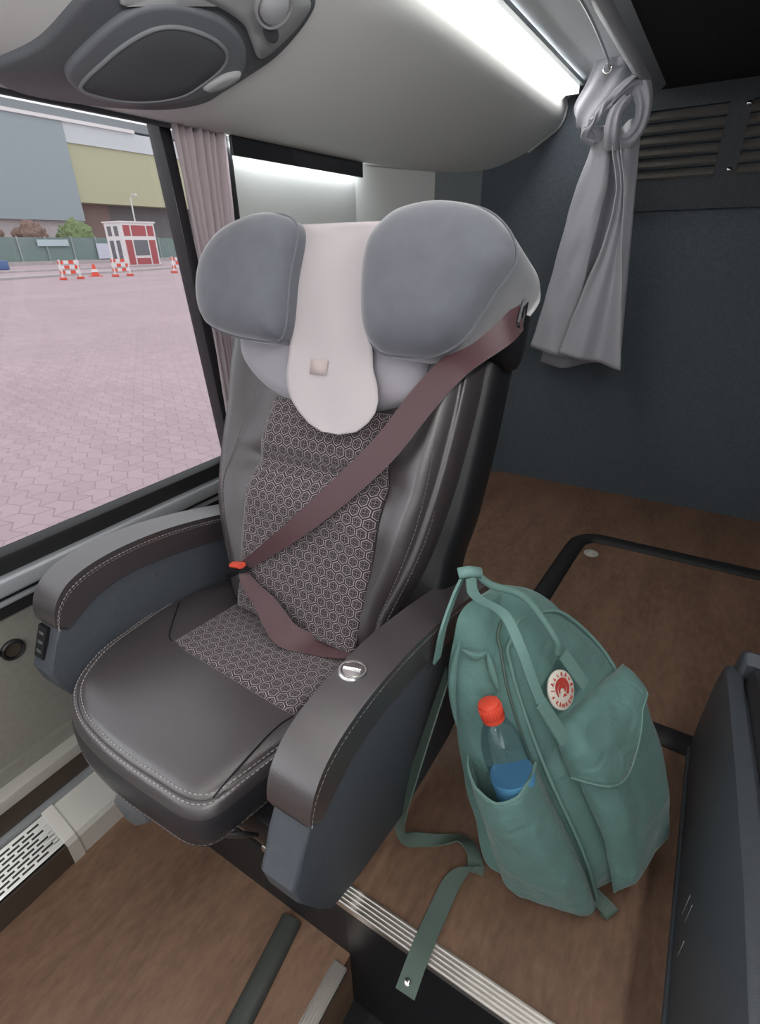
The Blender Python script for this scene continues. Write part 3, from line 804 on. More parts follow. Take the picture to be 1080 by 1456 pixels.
bag = root('backpack', (-.03, .80, 0), 'green canvas backpack with round red and cream patch standing on the brown floor', 'backpack')
def bag_ring(t, sc=1.0, lift=0.0, bul=1.0):
    c = [bcorner(t, k) for k in range(4)]; cen = sum(c, Vector())/4
    names = [(0, 1, .018), (1, 2, .020), (2, 3, .02), (3, 0, .012)]
    out = []
    for a, b, bu in names:
        A, B = c[a], c[b]
        for s in (.04, .14, .28, .42, .58, .72, .86, .96):
            e = math.sin(s*math.pi)
            up_ = bcorner(min(t+.05, 1), a) - bcorner(max(t-.05, 0), a)
            n = (B-A).cross(up_); n.normalize()
            cor = .010*(1 if s in (.04, .96) else 0)
            p = A.lerp(B, s) + n*(bu*e*bul - .006)
            out.append(p)
    out = [cen + (p-cen)*sc + Vector((-.3, .06, 1)).normalized()*lift for p in out]
    for i, p in enumerate(out):
        w = noise.noise(p*9.0)*.010 + noise.noise(p*22.0)*.004
        out[i] = p + (p-cen).normalized()*w
    return out
bm = bmesh.new(); rows = []
seq = [(0, .86, 0), (.01, .95, 0), (.05, 1.0, 0)] + [(.05+.05*i, 1.0, 0) for i in range(1, 18)] + [(.945, .985, .0), (.975, .95, .008), (1.0, .88, .012), (1.0, .74, .026), (1.0, .5, .036), (1.0, .2, .040)]
for t, sc, li in seq: rows.append([bm.verts.new(p) for p in bag_ring(t, sc, li)])
n_ = len(rows[0])
for A, B in zip(rows, rows[1:]):
    for j in range(n_): bm.faces.new((A[j], A[(j+1) % n_], B[(j+1) % n_], B[j]))
bm.faces.new(list(reversed(rows[0]))); bm.faces.new(rows[-1])
body = finish('bag_body', bm, M_green, bag, subsurf=1)
# zip binding along the edge between side and front
def edge(t, off=.004, s=.03): return frontf(s, t, off + .004)
zp = [frontf(.03, t/20, .001) for t in range(0, 19)] + [frontf(.10, .95, .008), frontf(.25, .99, .012) + Vector((-.006, 0, .004)), frontf(.55, .99, .014) + Vector((-.006, 0, .006)), frontf(.85, .97, .010) + Vector((-.004, 0, .003)), frontf(.97, .88, .003), frontf(.98, .75, .001), frontf(.98, .6, .001)]
tube('zip_binding', crom(zp, 3), .0040, M_green_w, bag, n=8)
zp2 = [sidef(.93, t/20, .004) for t in range(8, 19)] + [sidef(.90, .97, .006), frontf(.18, 1.0, .004) + Vector((-.018, 0, .014)), frontf(.40, 1.0, .004) + Vector((-.024, 0, .022)), frontf(.68, 1.0, .004) + Vector((-.022, 0, .022))]
tube('zip_seam', crom(zp2, 3), .003, M_olive, bag, n=6)
# front pocket with flap
def pk(s, t, o):
    return frontf(s, t, o)
def pocketf(s, t):
    S_ = .20 + .82*s; T_ = .02 + (.52 + .12*s)*t
    e = min(s*6, (1-s)*6, 1); e2 = min(t*8, (1-t)*6, 1)
    return frontf(S_, T_, .016 + .040*math.sqrt(max(e*e2, 0))*(.8+.2*math.sin(t*3)) + .006*noise.noise(Vector((S_*5, T_*9, 3))))
sheet('front_pocket', pocketf, 24, 30, M_green, bag, thick=.002)
def flapf(s, t):
    S_ = .17 + .87*s
    top = .60 + .10*s; bot = .445 + .20*s*s*1.0 - .06*math.sin(min(s/.75, 1)*math.pi)
    T_ = bot + (top-bot)*t
    e = min(s*8, (1-s)*8, 1)
    return frontf(S_, T_, .010 + (.050*math.sqrt(max(e, 0)))*math.sqrt(max(1-t*t, 0)) + .004*noise.noise(Vector((s*4, t*5, 7))))
fl = sheet('pocket_flap', flapf, 26, 14, M_green, bag, thick=.003)
tube('flap_hem', [flapf(i/40, 0) for i in range(41)], .003, M_green_w, fl, n=6)
# web tabs that anchor the handles
def webtab(s0, t0, s1, t1, w=.028):
    A, B = frontf(s0, t0, .043), frontf(s1, t1, .043)
    d = (B-A).normalized(); nrm = (frontf(s0, t0, .05)-A).normalized(); wv = d.cross(nrm).normalized()*w
    bm = bmesh.new(); ribbon_bm(bm, [A.lerp(B, i/6) for i in range(7)], [wv]*7, .004)
    return finish('handle_tab', bm, M_green_w, bag, auto=40)
webtab(.40, .83, .47, .70); webtab(.055, .70, .135, .575)
# logo patch, lettering and emblem
LC = frontf(.27, .712, .038); Lx = (frontf(.40, .712, .034)-frontf(.16, .712, .034)).normalized()
Ln = (frontf(.27, .712, .06)-LC).normalized(); Ly = Ln.cross(Lx).normalized()
def lmap(u, v, d): return LC + Lx*u + Ly*v + Ln*d
LR = .037
lg = dome('logo_patch', [(LR*math.cos(a), LR*math.sin(a)) for a in [2*math.pi*i/24 for i in range(24)]], lmap, [(1, -.004), (1, .0), (.96, .0015), (.3, .0015)], M_logo_w, bag, n=2, center=(0, 0))
def arc_text(word, radius, a0, a1, size, flip=False):
    bmx = bmesh.new()
    dg = bpy.context.evaluated_depsgraph_get()
    for i, ch in enumerate(word):
        fr = i/(len(word)-1); a = a0 + (a1-a0)*fr
        cu = bpy.data.curves.new('letter', 'FONT'); cu.body = ch; cu.size = size; cu.align_x = 'CENTER'; cu.align_y = 'CENTER'; cu.extrude = .0004; cu.offset = .0003
        to = bpy.data.objects.new('letter', cu); col.objects.link(to)
        bpy.context.view_layer.update()
        me = bpy.data.meshes.new_from_object(to.evaluated_get(bpy.context.evaluated_depsgraph_get()))
        rot_ = a - math.pi/2 if not flip else a + math.pi/2
        cx, cy = radius*math.cos(a), radius*math.sin(a)
        vs = []
        for v in me.vertices:
            x, y = v.co.x, v.co.y
            u = cx + x*math.cos(rot_) - y*math.sin(rot_); w = cy + x*math.sin(rot_) + y*math.cos(rot_)
            vs.append(bmx.verts.new(lmap(u, w, .0022 + v.co.z)))
        for p in me.polygons:
            try: bmx.faces.new([vs[k] for k in p.vertices])
            except ValueError: pass
        bpy.data.objects.remove(to); bpy.data.curves.remove(cu); bpy.data.meshes.remove(me)
    return bmx
bm = arc_text('FJÄLLRÄVEN', .0285, R(195), R(-15), .0092)
bm2 = arc_text('KÅNKEN', .0285, R(222), R(318), .0092, flip=True)
me2 = bpy.data.meshes.new('tmp'); bm2.to_mesh(me2); bm.from_mesh(me2); bm2.free(); bpy.data.meshes.remove(me2)
finish('logo_lettering', bm, M_logo_r, lg, smooth=False)
# curled fox emblem: a thick back arc, a tail and a head
bm = bmesh.new()
def band(path, wd):
    P = crom([(a, b, 0) for a, b in path], 6); k = len(P); L_, R_ = [], []
    for i, p in enumerate(P):
        d = (P[min(i+1, k-1)]-P[max(i-1, 0)]).normalized(); n = Vector((-d.y, d.x, 0)); q = wd(i/(k-1))
        L_.append(bm.verts.new(lmap(*(p+n*q).xy, .0026))); R_.append(bm.verts.new(lmap(*(p-n*q).xy, .0026)))
    for i in range(k-1): bm.faces.new((L_[i], L_[i+1], R_[i+1], R_[i]))
band([(-.014, -.010), (-.017, .002), (-.012, .013), (.0, .0175), (.012, .013), (.0165, .002), (.012, -.010)], lambda t: .0012+.0042*math.sin(t*math.pi*.85))
band([(-.009, -.006), (-.008, .004), (.0, .008), (.007, .003), (.006, -.005)], lambda t: .001+.0034*math.sin(t*math.pi))
band([(-.002, -.013), (.004, -.010), (.009, -.013)], lambda t: .0005+.002*math.sin(t*math.pi))
finish('logo_emblem', bm, M_logo_r, lg, smooth=False)
# carry handles gathered by a snap wrap above the bag
HT = Vector((-.272, .74, .672))
h1 = [frontf(.39, .835, .034), frontf(.36, .90, .052), frontf(.28, 1.0, .05) + Vector((-.03, 0, .035)), HT + Vector((.035, .03, -.028)), HT + Vector((.012, .008, .002))]
tube('carry_handle', crom(h1, 8), .0075, M_green_w, bag, n=10, flat=.8)
h2 = [frontf(.07, .70, .038), frontf(.02, .79, .046), frontf(-.04, .90, .05), frontf(-.05, 1.0, .04) + Vector((-.02, 0, .02)), HT + Vector((.018, -.006, -.035)), HT + Vector((.006, -.004, .0))]
P = crom(h2, 8); Wv = []
ribbon('carry_handle', h2, [Vector((.012, .014, .004))]*6, M_green_w, bag, thick=.006, n=8)
h3 = [HT + Vector((-.008, -.002, .0)), HT + Vector((-.018, -.014, -.04)), Vector((-.298, .70, .57)), Vector((-.302, .685, .50))]
ribbon('carry_handle', h3, [Vector((.004, .018, .008))]*4, M_green_w, bag, thick=.005, n=8)
bm = bmesh.new(); tube_bm(bm, [HT + Vector((-.016, -.010, .004)), HT + Vector((0, 0, .008)), HT + Vector((.018, .012, .004))], .0125, 12, flat=.75)
finish('handle_wrap', bm, M_green_w, bag)
# side pocket (bottle inside)
def spk(s, t):
    S_ = .20 + .80*s; top = .515 + .02*math.sin(s*math.pi) * -1.6 + .02*s
    T_ = .03 + (top-.03)*t
    e = min(s*5, (1-s)*5, 1)
    bl = .016 + .045*math.sqrt(max(e, 0))*(.55+.45*t) + .036*min(1, t*1.4)*math.sin(s*math.pi)
    return sidef(S_, T_, bl + .005*noise.noise(Vector((S_*6, T_*8, 1))))
spo = sheet('side_pocket', spk, 24, 24, M_green, bag, thick=.0025)
tube('pocket_hem', [spk(i/30, 1) for i in range(31)], .0028, M_green_w, spo, n=6)
# creases on the upper side panel
bm = bmesh.new()
for pth in ([(.12, .62), (.10, .78), (.14, .93)], [(.22, .90), (.45, .88), (.66, .90)], [(.66, .90), (.74, .82), (.80, .75)]):
    tube_bm(bm, [sidef(p.x, p.y, .016) for p in crom([(a, b, 0) for a, b in pth], 8)], lambda t: .002+.006*math.sin(t*math.pi), 8)
finish('canvas_folds', bm, M_green, body)
# loose shoulder strap lying on the floor and over the step edge
sp_ = [(-.285, .70, .46), (-.300, .62, .30), (-.325, .585, .12), (-.315, .61, .035), (-.275, .645, .008), (-.235, .668, .012), (-.205, .672, .022), (-.178, .655, .018), (-.166, .632, .006)]
sw_ = [Vector((.018, -.030, 0)), Vector((.022, -.028, .0)), Vector((.030, -.018, .004)), Vector((.018, .034, .010)), Vector((.012, .036, .006)), Vector((.016, .036, -.004)), Vector((.030, .022, -.012)), Vector((.035, .005, -.010)), Vector((.035, .004, .0))]
ribbon('shoulder_strap', sp_, sw_, M_olive, bag, thick=.003, n=8)
sp_ = [(-.160, .640, .010), (-.185, .625, .020), (-.200, .585, .014), (-.203, .53, .007), (-.203, .478, .010), (-.202, .445, .011), (-.201, .415, .006), (-.200, .382, -.006)]
ss = ribbon('strap_end', sp_, [Vector((.020, .026, 0)), Vector((.030, .022, -.004)), Vector((.036, .006, 0)), Vector((.038, .002, 0)), Vector((.038, 0, 0)), Vector((.038, 0, 0)), Vector((.038, 0, 0)), Vector((.038, .002, 0))], M_olive, bag, thick=.003, n=8)
lathe('rivet', (-.203, .397, .0015), (.0, -.3, 1), [(.006, -.002), (.006, .003), (.004, .0045), (.0, .0045)], M_chrome, ss, n=16)
# webbing loop at the bottom corner
ribbon('corner_loop', [(.052, .712, .020), (.085, .700, .018), (.098, .698, .010), (.085, .702, .004)], [Vector((.016, .028, 0))]*4, M_olive, bag, thick=.003)
ribbon('corner_loop', [(.115, .86, .07), (.135, .85, .045), (.142, .85, .02)], [Vector((.02, .03, .0))]*3, M_green_w, bag, thick=.003)

# bottle
b_top = sidef(.655, .735, .052); b_bot = sidef(.66, .30, .022)
bax = (b_top-b_bot).normalized()
bot = root('water_bottle', tuple(b_bot), 'clear plastic water bottle with red cap in the side pocket of the green backpack', 'bottle')
bl_ = (b_top-b_bot).length
lathe('bottle_body', b_bot, bax, [(.014, 0), (.036, .004), (.041, .02), (.041, bl_-.120), (.0415, bl_-.095), (.039, bl_-.075), (.031, bl_-.050), (.021, bl_-.030), (.0155, bl_-.020), (.0145, bl_-.010)], M_pet, bot, n=32)
lathe('bottle_label', b_bot, bax, [(.0415, .04), (.0420, .042), (.0420, bl_-.146), (.0415, bl_-.144)], M_water, bot, n=32)
cp = lathe('bottle_cap', b_bot, bax, [(.0205, bl_-.024), (.021, bl_-.018), (.021, bl_+.006), (.0195, bl_+.011), (.016, bl_+.013), (0, bl_+.013)], M_cap, bot, n=32)
bm = bmesh.new()
for i in range(28):
    a = 2*math.pi*i/28; s = bax.cross(Vector((0, 0, 1))).normalized(); u = bax.cross(s)
    r_ = s*math.cos(a)+u*math.sin(a)
    tube_bm(bm, [b_bot + bax*(bl_-.016) + r_*.021, b_bot + bax*(bl_+.006) + r_*.021], .0009, 5)
finish('cap_ridges', bm, M_cap, cp)

# ------------------------------------------------------------------ floor hatch outline behind the bag
hr = root('floor_hatch', (.1, 1.7, 0), 'floor hatch outlined by a black rounded rubber seal behind the backpack', 'floor hatch')
HP = [(-.33, 1.40), (-.325, 1.62), (-.315, 1.85), (-.300, 2.12), (-.285, 2.19), (-.24, 2.235), (-.16, 2.245), (.1, 2.25), (.5, 2.26), (.9, 2.26), (.97, 2.20), (.97, 1.8), (.97, 1.35), (.93, 1.235), (.5, 1.225), (.1, 1.22), (-.2, 1.215), (-.30, 1.25)]
tube('rubber_seal', [(p.x, p.y, .002) for p in crom([(a, b, 0) for a, b in HP], 8, closed=True)], .036, M_rubber, hr, n=12, closed=True, flat=.5, up=(0, 0, 1))
lathe('eye_bolt', (-.222, 2.10, .001), (0, 0, 1), [(.030, 0), (.030, .003), (.026, .005), (.016, .0045), (.014, .002), (.011, .002), (.010, .008), (.0, .009)], mat('satin_steel', (.75, .74, .70), .4, .5), hr, n=28)

# ------------------------------------------------------------------ vent panel on the rear wall
vr = root('vent_panel', (.20, 2.80, 1.32), 'dark carpeted vent panel with rows of louvre slots on the rear wall', 'vent panel')
bm = bmesh.new()
X0, X1 = -.445, 1.0; Z0, Z1 = 1.322, 1.738; yf, yb = 2.775, 2.80
slots = [(1.672, -.420), (1.632, -.432), (1.592, -.446), (1.552, -.458), (1.512, -.462), (1.472, -.462)]
cells = [(-.47, -.13, 0), (-.055, .30, 1), (.38, .72, 2)]
# horizontal solid bands
hz = [Z1] + [z for s in slots for z in (s[0], s[0]-.026)] + [Z0]
for i in range(0, len(hz), 2): bbox(bm, (X0, yf, hz[i+1]), (X1, yb, hz[i]))
for z, xl in slots:
    xs = [X0, xl+.012, -.13, -.055, .30, .38, .72, X1]
    for i in range(0, len(xs), 2): bbox(bm, (xs[i], yf, z-.026), (xs[i+1], yb, z))
finish('panel_board', bm, M_vent, vr, smooth=False)
bm = bmesh.new()
for z, xl in slots:
    for xa, xb in ((xl+.012, -.13), (-.055, .30), (.38, .72)):
        v = [bm.verts.new(p) for p in ((xa, yf-.010, z-.030), (xb, yf-.010, z-.030), (xb, yf-.004, z-.036), (xa, yf-.004, z-.036), (xa, yb-.003, z-.004), (xb, yb-.003, z-.004), (xb, yb-.001, z-.010), (xa, yb-.001, z-.010))]
        for f in ((0,1,5,4), (3,2,6,7), (0,1,2,3), (4,5,6,7), (0,3,7,4), (1,2,6,5)): bm.faces.new([v[i] for i in f])
finish('louvre_blades', bm, mat('brown_grey_carpet', (.125, .115, .105), .95, bump=.8, bscale=450, var=.25, vscale=150), vr, smooth=False)
for x, z in ((-.065, 1.66), (-.078, 1.452)):
    lathe('screw', (x, yf-.001, z), (0, -1, 0), [(.009, 0), (.009, .002), (.006, .005), (0, .006)], M_chrome, vr, n=14)
for x in (.34, .76):
    lathe('screw', (x, yf-.001, 1.56), (0, -1, 0), [(.009, 0), (.009, .002), (.006, .005), (0, .006)], M_chrome, vr, n=14)

# ------------------------------------------------------------------ knotted aisle curtain and its wire
YC = 2.50
wire = [(-.40, 1.2, 1.66), (-.455, 1.75, 1.735), (-.495, 2.2, 1.76), (-.523, 2.49, 1.764)]
o = tube('curtain_wire', crom(wire, 8), .0042, M_wire, None, n=8, origin=(-.5, 2.2, 1.75))
tag(o, 'thin steel curtain wire running under the ceiling to the knotted curtain', 'wire')
ct = root('aisle_curtain', (-.48, YC, .72), 'grey curtain knotted on a wire in front of the dark rear wall', 'curtain')
def lerp_tab(tab, z):
    tab = sorted(tab, key=lambda r: -r[0])
    if z >= tab[0][0]: return tab[0][1:]
    for p, q in zip(tab, tab[1:]):
        if q[0] <= z <= p[0]:
            f = (p[0]-z)/(p[0]-q[0]); f = f*f*(3-2*f)*.4+f*.6
            return tuple(a+(b-a)*f for a, b in zip(p[1:], q[1:]))
    return tab[-1][1:]
LT = [(1.60, -.560, -.480), (1.53, -.558, -.478), (1.40, -.592, -.472), (1.31, -.610, -.482), (1.12, -.640, -.500), (.99, -.662, -.508), (.86, -.688, -.508), (.775, -.706, -.500)]
def leftpanel(s, t):
    z = 1.60 - .825*t; l, r = lerp_tab(LT, z)
    z -= .045*s*max(0, (t-.8)/.2)
    fold = .030*math.sin(s*math.pi) + .012*math.sin(s*8+1)*(1-t)*1.2
    return Vector((l+(r-l)*s, YC + .012 - fold*.6 - .012*noise.noise(Vector((s*3, t*5, 2))), z))
sheet('curtain_panel', leftpanel, 24, 50, M_curtain, ct, thick=.003)
RT_ = [(1.60, -.492, -.450), (1.56, -.479, -.448), (1.38, -.428, -.398), (1.30, -.430, -.385), (1.207, -.443, -.372), (.998, -.500, -.335), (.90, -.527, -.318), (.70, -.560, -.287)]
def rightpanel(s, t):
    z = 1.60 - .885*t; l, r = lerp_tab(RT_, z)
    z += .05*(1-s)*max(0, (t-.8)/.2)
    fold = .020*math.sin(s*math.pi*2.2+.4)*(.4+.6*t) + .010*math.sin(s*13+t*3)
    return Vector((l+(r-l)*s, YC - .035 - fold, z))
sheet('curtain_panel', rightpanel, 36, 50, M_curtain, ct, thick=.003)
def backpanel(s, t):
    z = 1.60 - .90*t
    return Vector((-.545 + .145*s - (.12-.12*s)*t + .09*s*t, YC + .07 + .012*math.sin(s*14), z - .02*math.sin(s*6)))
sheet('curtain_panel', backpanel, 24, 20, M_curtain, ct, thick=.003)
def strap3d(name, path, wid, m, parent, thick=.03, n=8, ns=14, fold=.006):
    """soft flattened roll of cloth"""
    P = crom(path, n); Wd = crom(wid, n); bm = bmesh.new(); rows = []
    k = len(P)
    for i, p in enumerate(P):
        d = (P[min(i+1, k-1)]-P[max(i-1, 0)]).normalized(); w = Wd[i]; nr = w.cross(d).normalized()
        row = []
        for j in range(ns):
            a = 2*math.pi*j/ns
            q = p + w*.5*math.cos(a) + nr*thick*.5*math.sin(a) + nr*(.006*math.sin(math.cos(a)*7 + i*.05) + .010*noise.noise(Vector((math.cos(a)*2.2, i*.045, p.z*3))))
            row.append(bm.verts.new(q))
        rows.append(row)
    for A, B in zip(rows, rows[1:]):
        for j in range(ns): bm.faces.new((A[j], A[(j+1) % ns], B[(j+1) % ns], B[j]))
    bm.faces.new(list(reversed(rows[0]))); bm.faces.new(rows[-1])
    return finish(name, bm, m, parent)
kn = strap3d('curtain_knot', [(-.530, YC+.01, 1.815), (-.515, YC-.015, 1.765), (-.535, YC-.045, 1.70), (-.575, YC-.06, 1.635), (-.588, YC-.045, 1.592), (-.560, YC-.015, 1.575), (-.520, YC+.01, 1.565)],
        [Vector((.105, 0, -.01)), Vector((.135, 0, -.035)), Vector((.125, 0, -.045)), Vector((.100, 0, -.050)), Vector((.050, 0, -.050)), Vector((.02, .0, -.06)), Vector((.0, .02, -.06))], M_curtain, ct, thick=.022, n=10, ns=40)
strap3d('knot_band', [(-.405, YC+.005, 1.715), (-.445, YC-.035, 1.705), (-.495, YC-.075, 1.660), (-.540, YC-.080, 1.605), (-.565, YC-.055, 1.572), (-.545, YC-.02, 1.555)],
        [Vector((.03, 0, .07)), Vector((.05, 0, .065)), Vector((.055, 0, .060)), Vector((.045, 0, .050)), Vector((.02, 0, .045)), Vector((0, .02, .04))], M_curtain, kn, thick=.022, n=10, ns=30)
strap3d('knot_band', [(-.455, YC+.01, 1.735), (-.412, YC-.015, 1.700), (-.388, YC-.015, 1.645), (-.392, YC-.005, 1.585), (-.420, YC-.005, 1.545), (-.455, YC-.02, 1.540)],
        [Vector((.06, 0, .055)), Vector((.065, 0, .03)), Vector((.055, .02, .0)), Vector((.040, .03, -.02)), Vector((.03, .02, -.035)), Vector((.02, 0, -.045))], M_curtain, kn, thick=.018, n=10, ns=30)
strap3d('knot_core', [(-.448, YC-.045, 1.665), (-.470, YC-.070, 1.620), (-.474, YC-.065, 1.565), (-.474, YC-.03, 1.52)],
        [Vector((.055, 0, 0)), Vector((.052, 0, .0)), Vector((.055, 0, 0)), Vector((.060, 0, 0))], M_curtain, kn, thick=.035, ns=30)
bm = bmesh.new(); c = Vector((-.523, YC-.058, 1.757))
tube_bm(bm, [c + Vector((math.cos(a)*.014, 0, math.sin(a)*.014)) for a in [2*math.pi*i/20 for i in range(20)]], .0045, 8, closed=True, up=(0, 1, 0))
finish('grommet', bm, M_chrome, ct)

# ------------------------------------------------------------------ window curtain
wc = root('window_curtain', (XW+.02, 1.13, .62), 'pale pinkish-grey pleated curtain gathered at the rear edge of the window', 'curtain')
def wcur(s, t):
    z = 1.475 - .83*t
    l = 1.030 + .050*t - .02*max(0, t-.55); r = 1.205 - .055*t
    y = l + (r-l)*s
    x = XW + .018 + .010*math.sin(s*2*math.pi*7 + .6*math.sin(t*5)) * (1-.25*t) + .004*math.sin(s*31+t*4)
    return Vector((x, y, z))
sheet('curtain_cloth', wcur, 110, 20, M_curtain2, wc, thick=.002)
box('curtain_track', (XW+.002, -2.4, 1.462), (XW+.014, 1.21, 1.474), M_psu_d, wc)

# ------------------------------------------------------------------ wall heater and lower trims
ht = root('wall_heater', (-1.14, 0, -.2), 'low metal heater unit with perforated grille along the wall beside the seat', 'heater')
prof = [(-1.215, -.2), (-1.09, -.2), (-1.09, -.135), (-1.098, -.122), (-1.165, -.068), (-1.178, -.060), (-1.215, -.060)]
bm = bmesh.new(); prism_bm(bm, prof, 'y', .262, .44)
finish('end_cover', bm, M_nickel, ht, smooth=False)
bm = bmesh.new(); prism_bm(bm, [(p[0]+(-.004 if p[0] > -1.2 else 0), p[1]-.003 if p[1] > -.19 else p[1]) for p in prof], 'y', -2.3, .24)
finish('heater_casing', bm, M_black, ht, smooth=False)
bm = bmesh.new(); prism_bm(bm, [(p[0]+(.004 if p[0] > -1.2 else 0), p[1]+.004 if p[1] > -.19 else p[1]) for p in prof], 'y', .236, .264)
finish('joint_band', bm, M_nickel, ht, smooth=False)
# perforated sloping top: real slots
A0, A1 = Vector((-1.165, 0, -.066)), Vector((-1.096, 0, -.122))
sl = (A1-A0); sl_n = Vector((-sl.z, 0, sl.x)).normalized(); sl_n = sl_n if sl_n.z > 0 else -sl_n
bm = bmesh.new()
rowsN = 8; pitch = .034; bar = .0035
def slab(u0, u1, y0, y1):
    p = [A0 + sl*u0, A0 + sl*u1]; vs = []
    for off in (0, -.002):
        for q, y in ((p[0], y0), (p[1], y0), (p[1], y1), (p[0], y1)):
            vs.append(bm.verts.new(q + sl_n*off + Vector((0, y, 0))))
    for f in ((0,1,2,3), (7,6,5,4), (0,4,5,1), (1,5,6,2), (2,6,7,3), (3,7,4,0)): bm.faces.new([vs[i] for i in f])
ys, ye = -.62, .236
for r in range(rowsN+1):
    u = .06 + .88*r/rowsN
    slab(u-.026 if r else 0, u+.026 if r < rowsN else 1, ys, ye)
for r in range(rowsN):
    u0 = .06 + .88*r/rowsN; u1 = .06 + .88*(r+1)/rowsN
    y = ye - .010 - (pitch/2 if r % 2 else 0)
    slab(u0, u1, y, ye)
    while y > ys:
        slab(u0, u1, y-.006, y); y -= pitch
slab(0, 1, -2.3, ys)
finish('grille', bm, M_grille, ht, smooth=False)
bm = bmesh.new(); bbox(bm, (-1.0945, -2.3, -.198), (-1.088, .24, -.128))
finish('front_plate', bm, M_brownplate, ht, smooth=False)
for y in (.02, .26):
    lathe('screw', (-1.19, y, -.0605), (0, 0, 1), [(.006, 0), (.006, .003), (.003, .004)], M_chrome, ht, n=12)
struct(box('baseboard_1', (XW, -2.5, .02), (XW+.050, .46, .055), M_nickel, bev=.004))
struct(box('baseboard_2', (XW, -2.5, -.052), (XW+.036, .46, .02), M_brownplate))
struct(box('baseboard_3', (XW, -2.5, .055), (XW+.012, .46, .095), M_wall_b))
struct(box('baseboard_4', (XW, -2.5, -.072), (XW+.052, .44, -.054), M_alu_d, bev=.003))
# round power socket with open flap on the wall
sk = root('power_socket', (XW, .335, .38), 'round black power socket with a flap on the beige-grey wall below the window', 'socket')
lathe('socket_ring', (XW-.002, .335, .38), (1, 0, 0), [(.026, 0), (.026, .007), (.022, .011), (.018, .009), (.017, .003)], M_black, sk, n=28)
lathe('socket_insert', (XW-.001, .335, .38), (1, 0, 0), [(.017, 0), (.017, .004), (.006, .003), (0, .003)], M_brownplate, sk, n=20)
lathe('flap_hinge', (XW, .305, .392), (1, 0, 0), [(.008, 0), (.008, .008), (.004, .010)], M_black, sk, n=14)

# ------------------------------------------------------------------ neighbouring seat at the aisle edge of the view
ns = root('neighbouring_seat', (.32, .85, 0), 'slate grey seat side with black stitched leather, cut off by the picture edge', 'seat')
SP = [(.10, .0), (1.225, .0), (1.235, .10), (1.215, .25), (1.18, .330), (1.13, .352), (1.04, .362), (.8, .405), (.57, .440), (.40, .450), (.10, .455)]
bm = bmesh.new(); prism_bm(bm, SP, 'x', .205, .238, bev=.012)
finish('side_panel', bm, M_panel, ns, auto=40)
bm = bmesh.new(); prism_bm(bm, [(1.16, .0), (1.225, .0), (1.235, .12), (1.215, .25), (1.19, .375), (1.15, .40), (1.13, .38)], 'x', .225, .70, bev=.012)
finish('rear_panel', bm, M_panel, ns, auto=40)
bm = bmesh.new(); prism_bm(bm, [(.10, .02), (1.14, .02), (1.14, .30), (1.12, .385), (1.04, .415), (.8, .46), (.57, .495), (.40, .505), (.10, .51)], 'x', .239, .66, bev=.022, seg=4)
lb = finish('leather_side', bm, M_leather2, ns, auto=40)
stitching('stitching', [[Vector((.272+o_, y, z)) for y, z in ((1.115, .387), (1.04, .4155), (.8, .4605), (.57, .4955), (.4, .5055))] for o_ in (0, .014)], mat('tan_thread', (.30, .22, .12), .8), lb, r=.0011)
bm = bmesh.new(); bbox(bm, (.198, .12, .0), (.206, 1.235, .018), .003, 2)
finish('skirt_lip', bm, M_panel, ns, auto=35)
for y, z0, l in ((.70, .10, .05), (.73, .07, .06), (.66, .06, .045)):
    bm = bmesh.new(); tube_bm(bm, [(.2052, y, z0), (.2052, y+.004, z0+l)], .0008, 5)
    finish('scuff_mark', bm, M_alu_d, ns)

# ------------------------------------------------------------------ outside
GZ = -.40
bm = bmesh.new()
vs = [bm.verts.new(p) for p in ((-1.35, -80, GZ), (-1.35, 200, GZ), (-260, 200, GZ), (-260, -80, GZ))]; bm.faces.new(vs)
struct(finish('ground', bm, paving(), origin=(0, 0, GZ), smooth=False))
def kerb(x0, y0, x1, y1, w, label):
    d = Vector((x1-x0, y1-y0, 0)); n = Vector((-d.y, d.x, 0)).normalized()*w/2
    bm = bmesh.new(); a, b = Vector((x0, y0, GZ)), Vector((x1, y1, GZ)); h = Vector((0, 0, .16))
    v = [bm.verts.new(p) for p in (a-n, a+n, b+n, b-n, a-n+h, a+n+h, b+n+h, b-n+h)]
    for f in ((0,1,2,3), (4,5,6,7), (0,1,5,4), (1,2,6,5), (2,3,7,6), (3,0,4,7)): bm.faces.new([v[i] for i in f])
    o = finish('parking_kerb', bm, M_conc, origin=(a+b)/2, smooth=False)
    return tag(o, label, 'kerb')
kerb(-40.5, 14, -50.0, 44, 1.6, 'pale concrete kerb line nearest the bus across the paved yard')
kerb(-56, 16, -60.0, 46, 1.4, 'pale concrete kerb line further off, in front of the kiosk')
# kiosk
kk = root('kiosk', (-67.7, 48.6, GZ), 'small white kiosk with red panels standing alone on the paved yard', 'kiosk')
kx0, kx1, ky0, ky1, kz = -69.4, -66.0, 46.1, 51.0, 4.5
box('kiosk_wall', (kx0, ky0, GZ), (kx1, ky1, kz), M_white, kk)
box('kiosk_roof', (kx0-.15, ky0-.15, kz), (kx1+.15, ky1+.15, kz+.16), M_white, kk)
for ya, yb in ((.05, .24), (.29, .71), (.76, .95)):
    y0 = ky0 + (ky1-ky0)*ya; y1 = ky0 + (ky1-ky0)*yb
    box('upper_panel', (kx1, y0, 3.0), (kx1+.05, y1, 4.2), M_redp, kk)
    if ya > .2 and yb < .8:
        box('window', (kx1, y0, .75), (kx1+.05, y1, 2.55), M_dglass, kk)
        box('lower_panel', (kx1, y0, GZ+.1), (kx1+.05, y1, .45), M_redp, kk)
    else: box('lower_panel', (kx1, y0, GZ+.1), (kx1+.05, y1, 2.55), M_redp, kk)
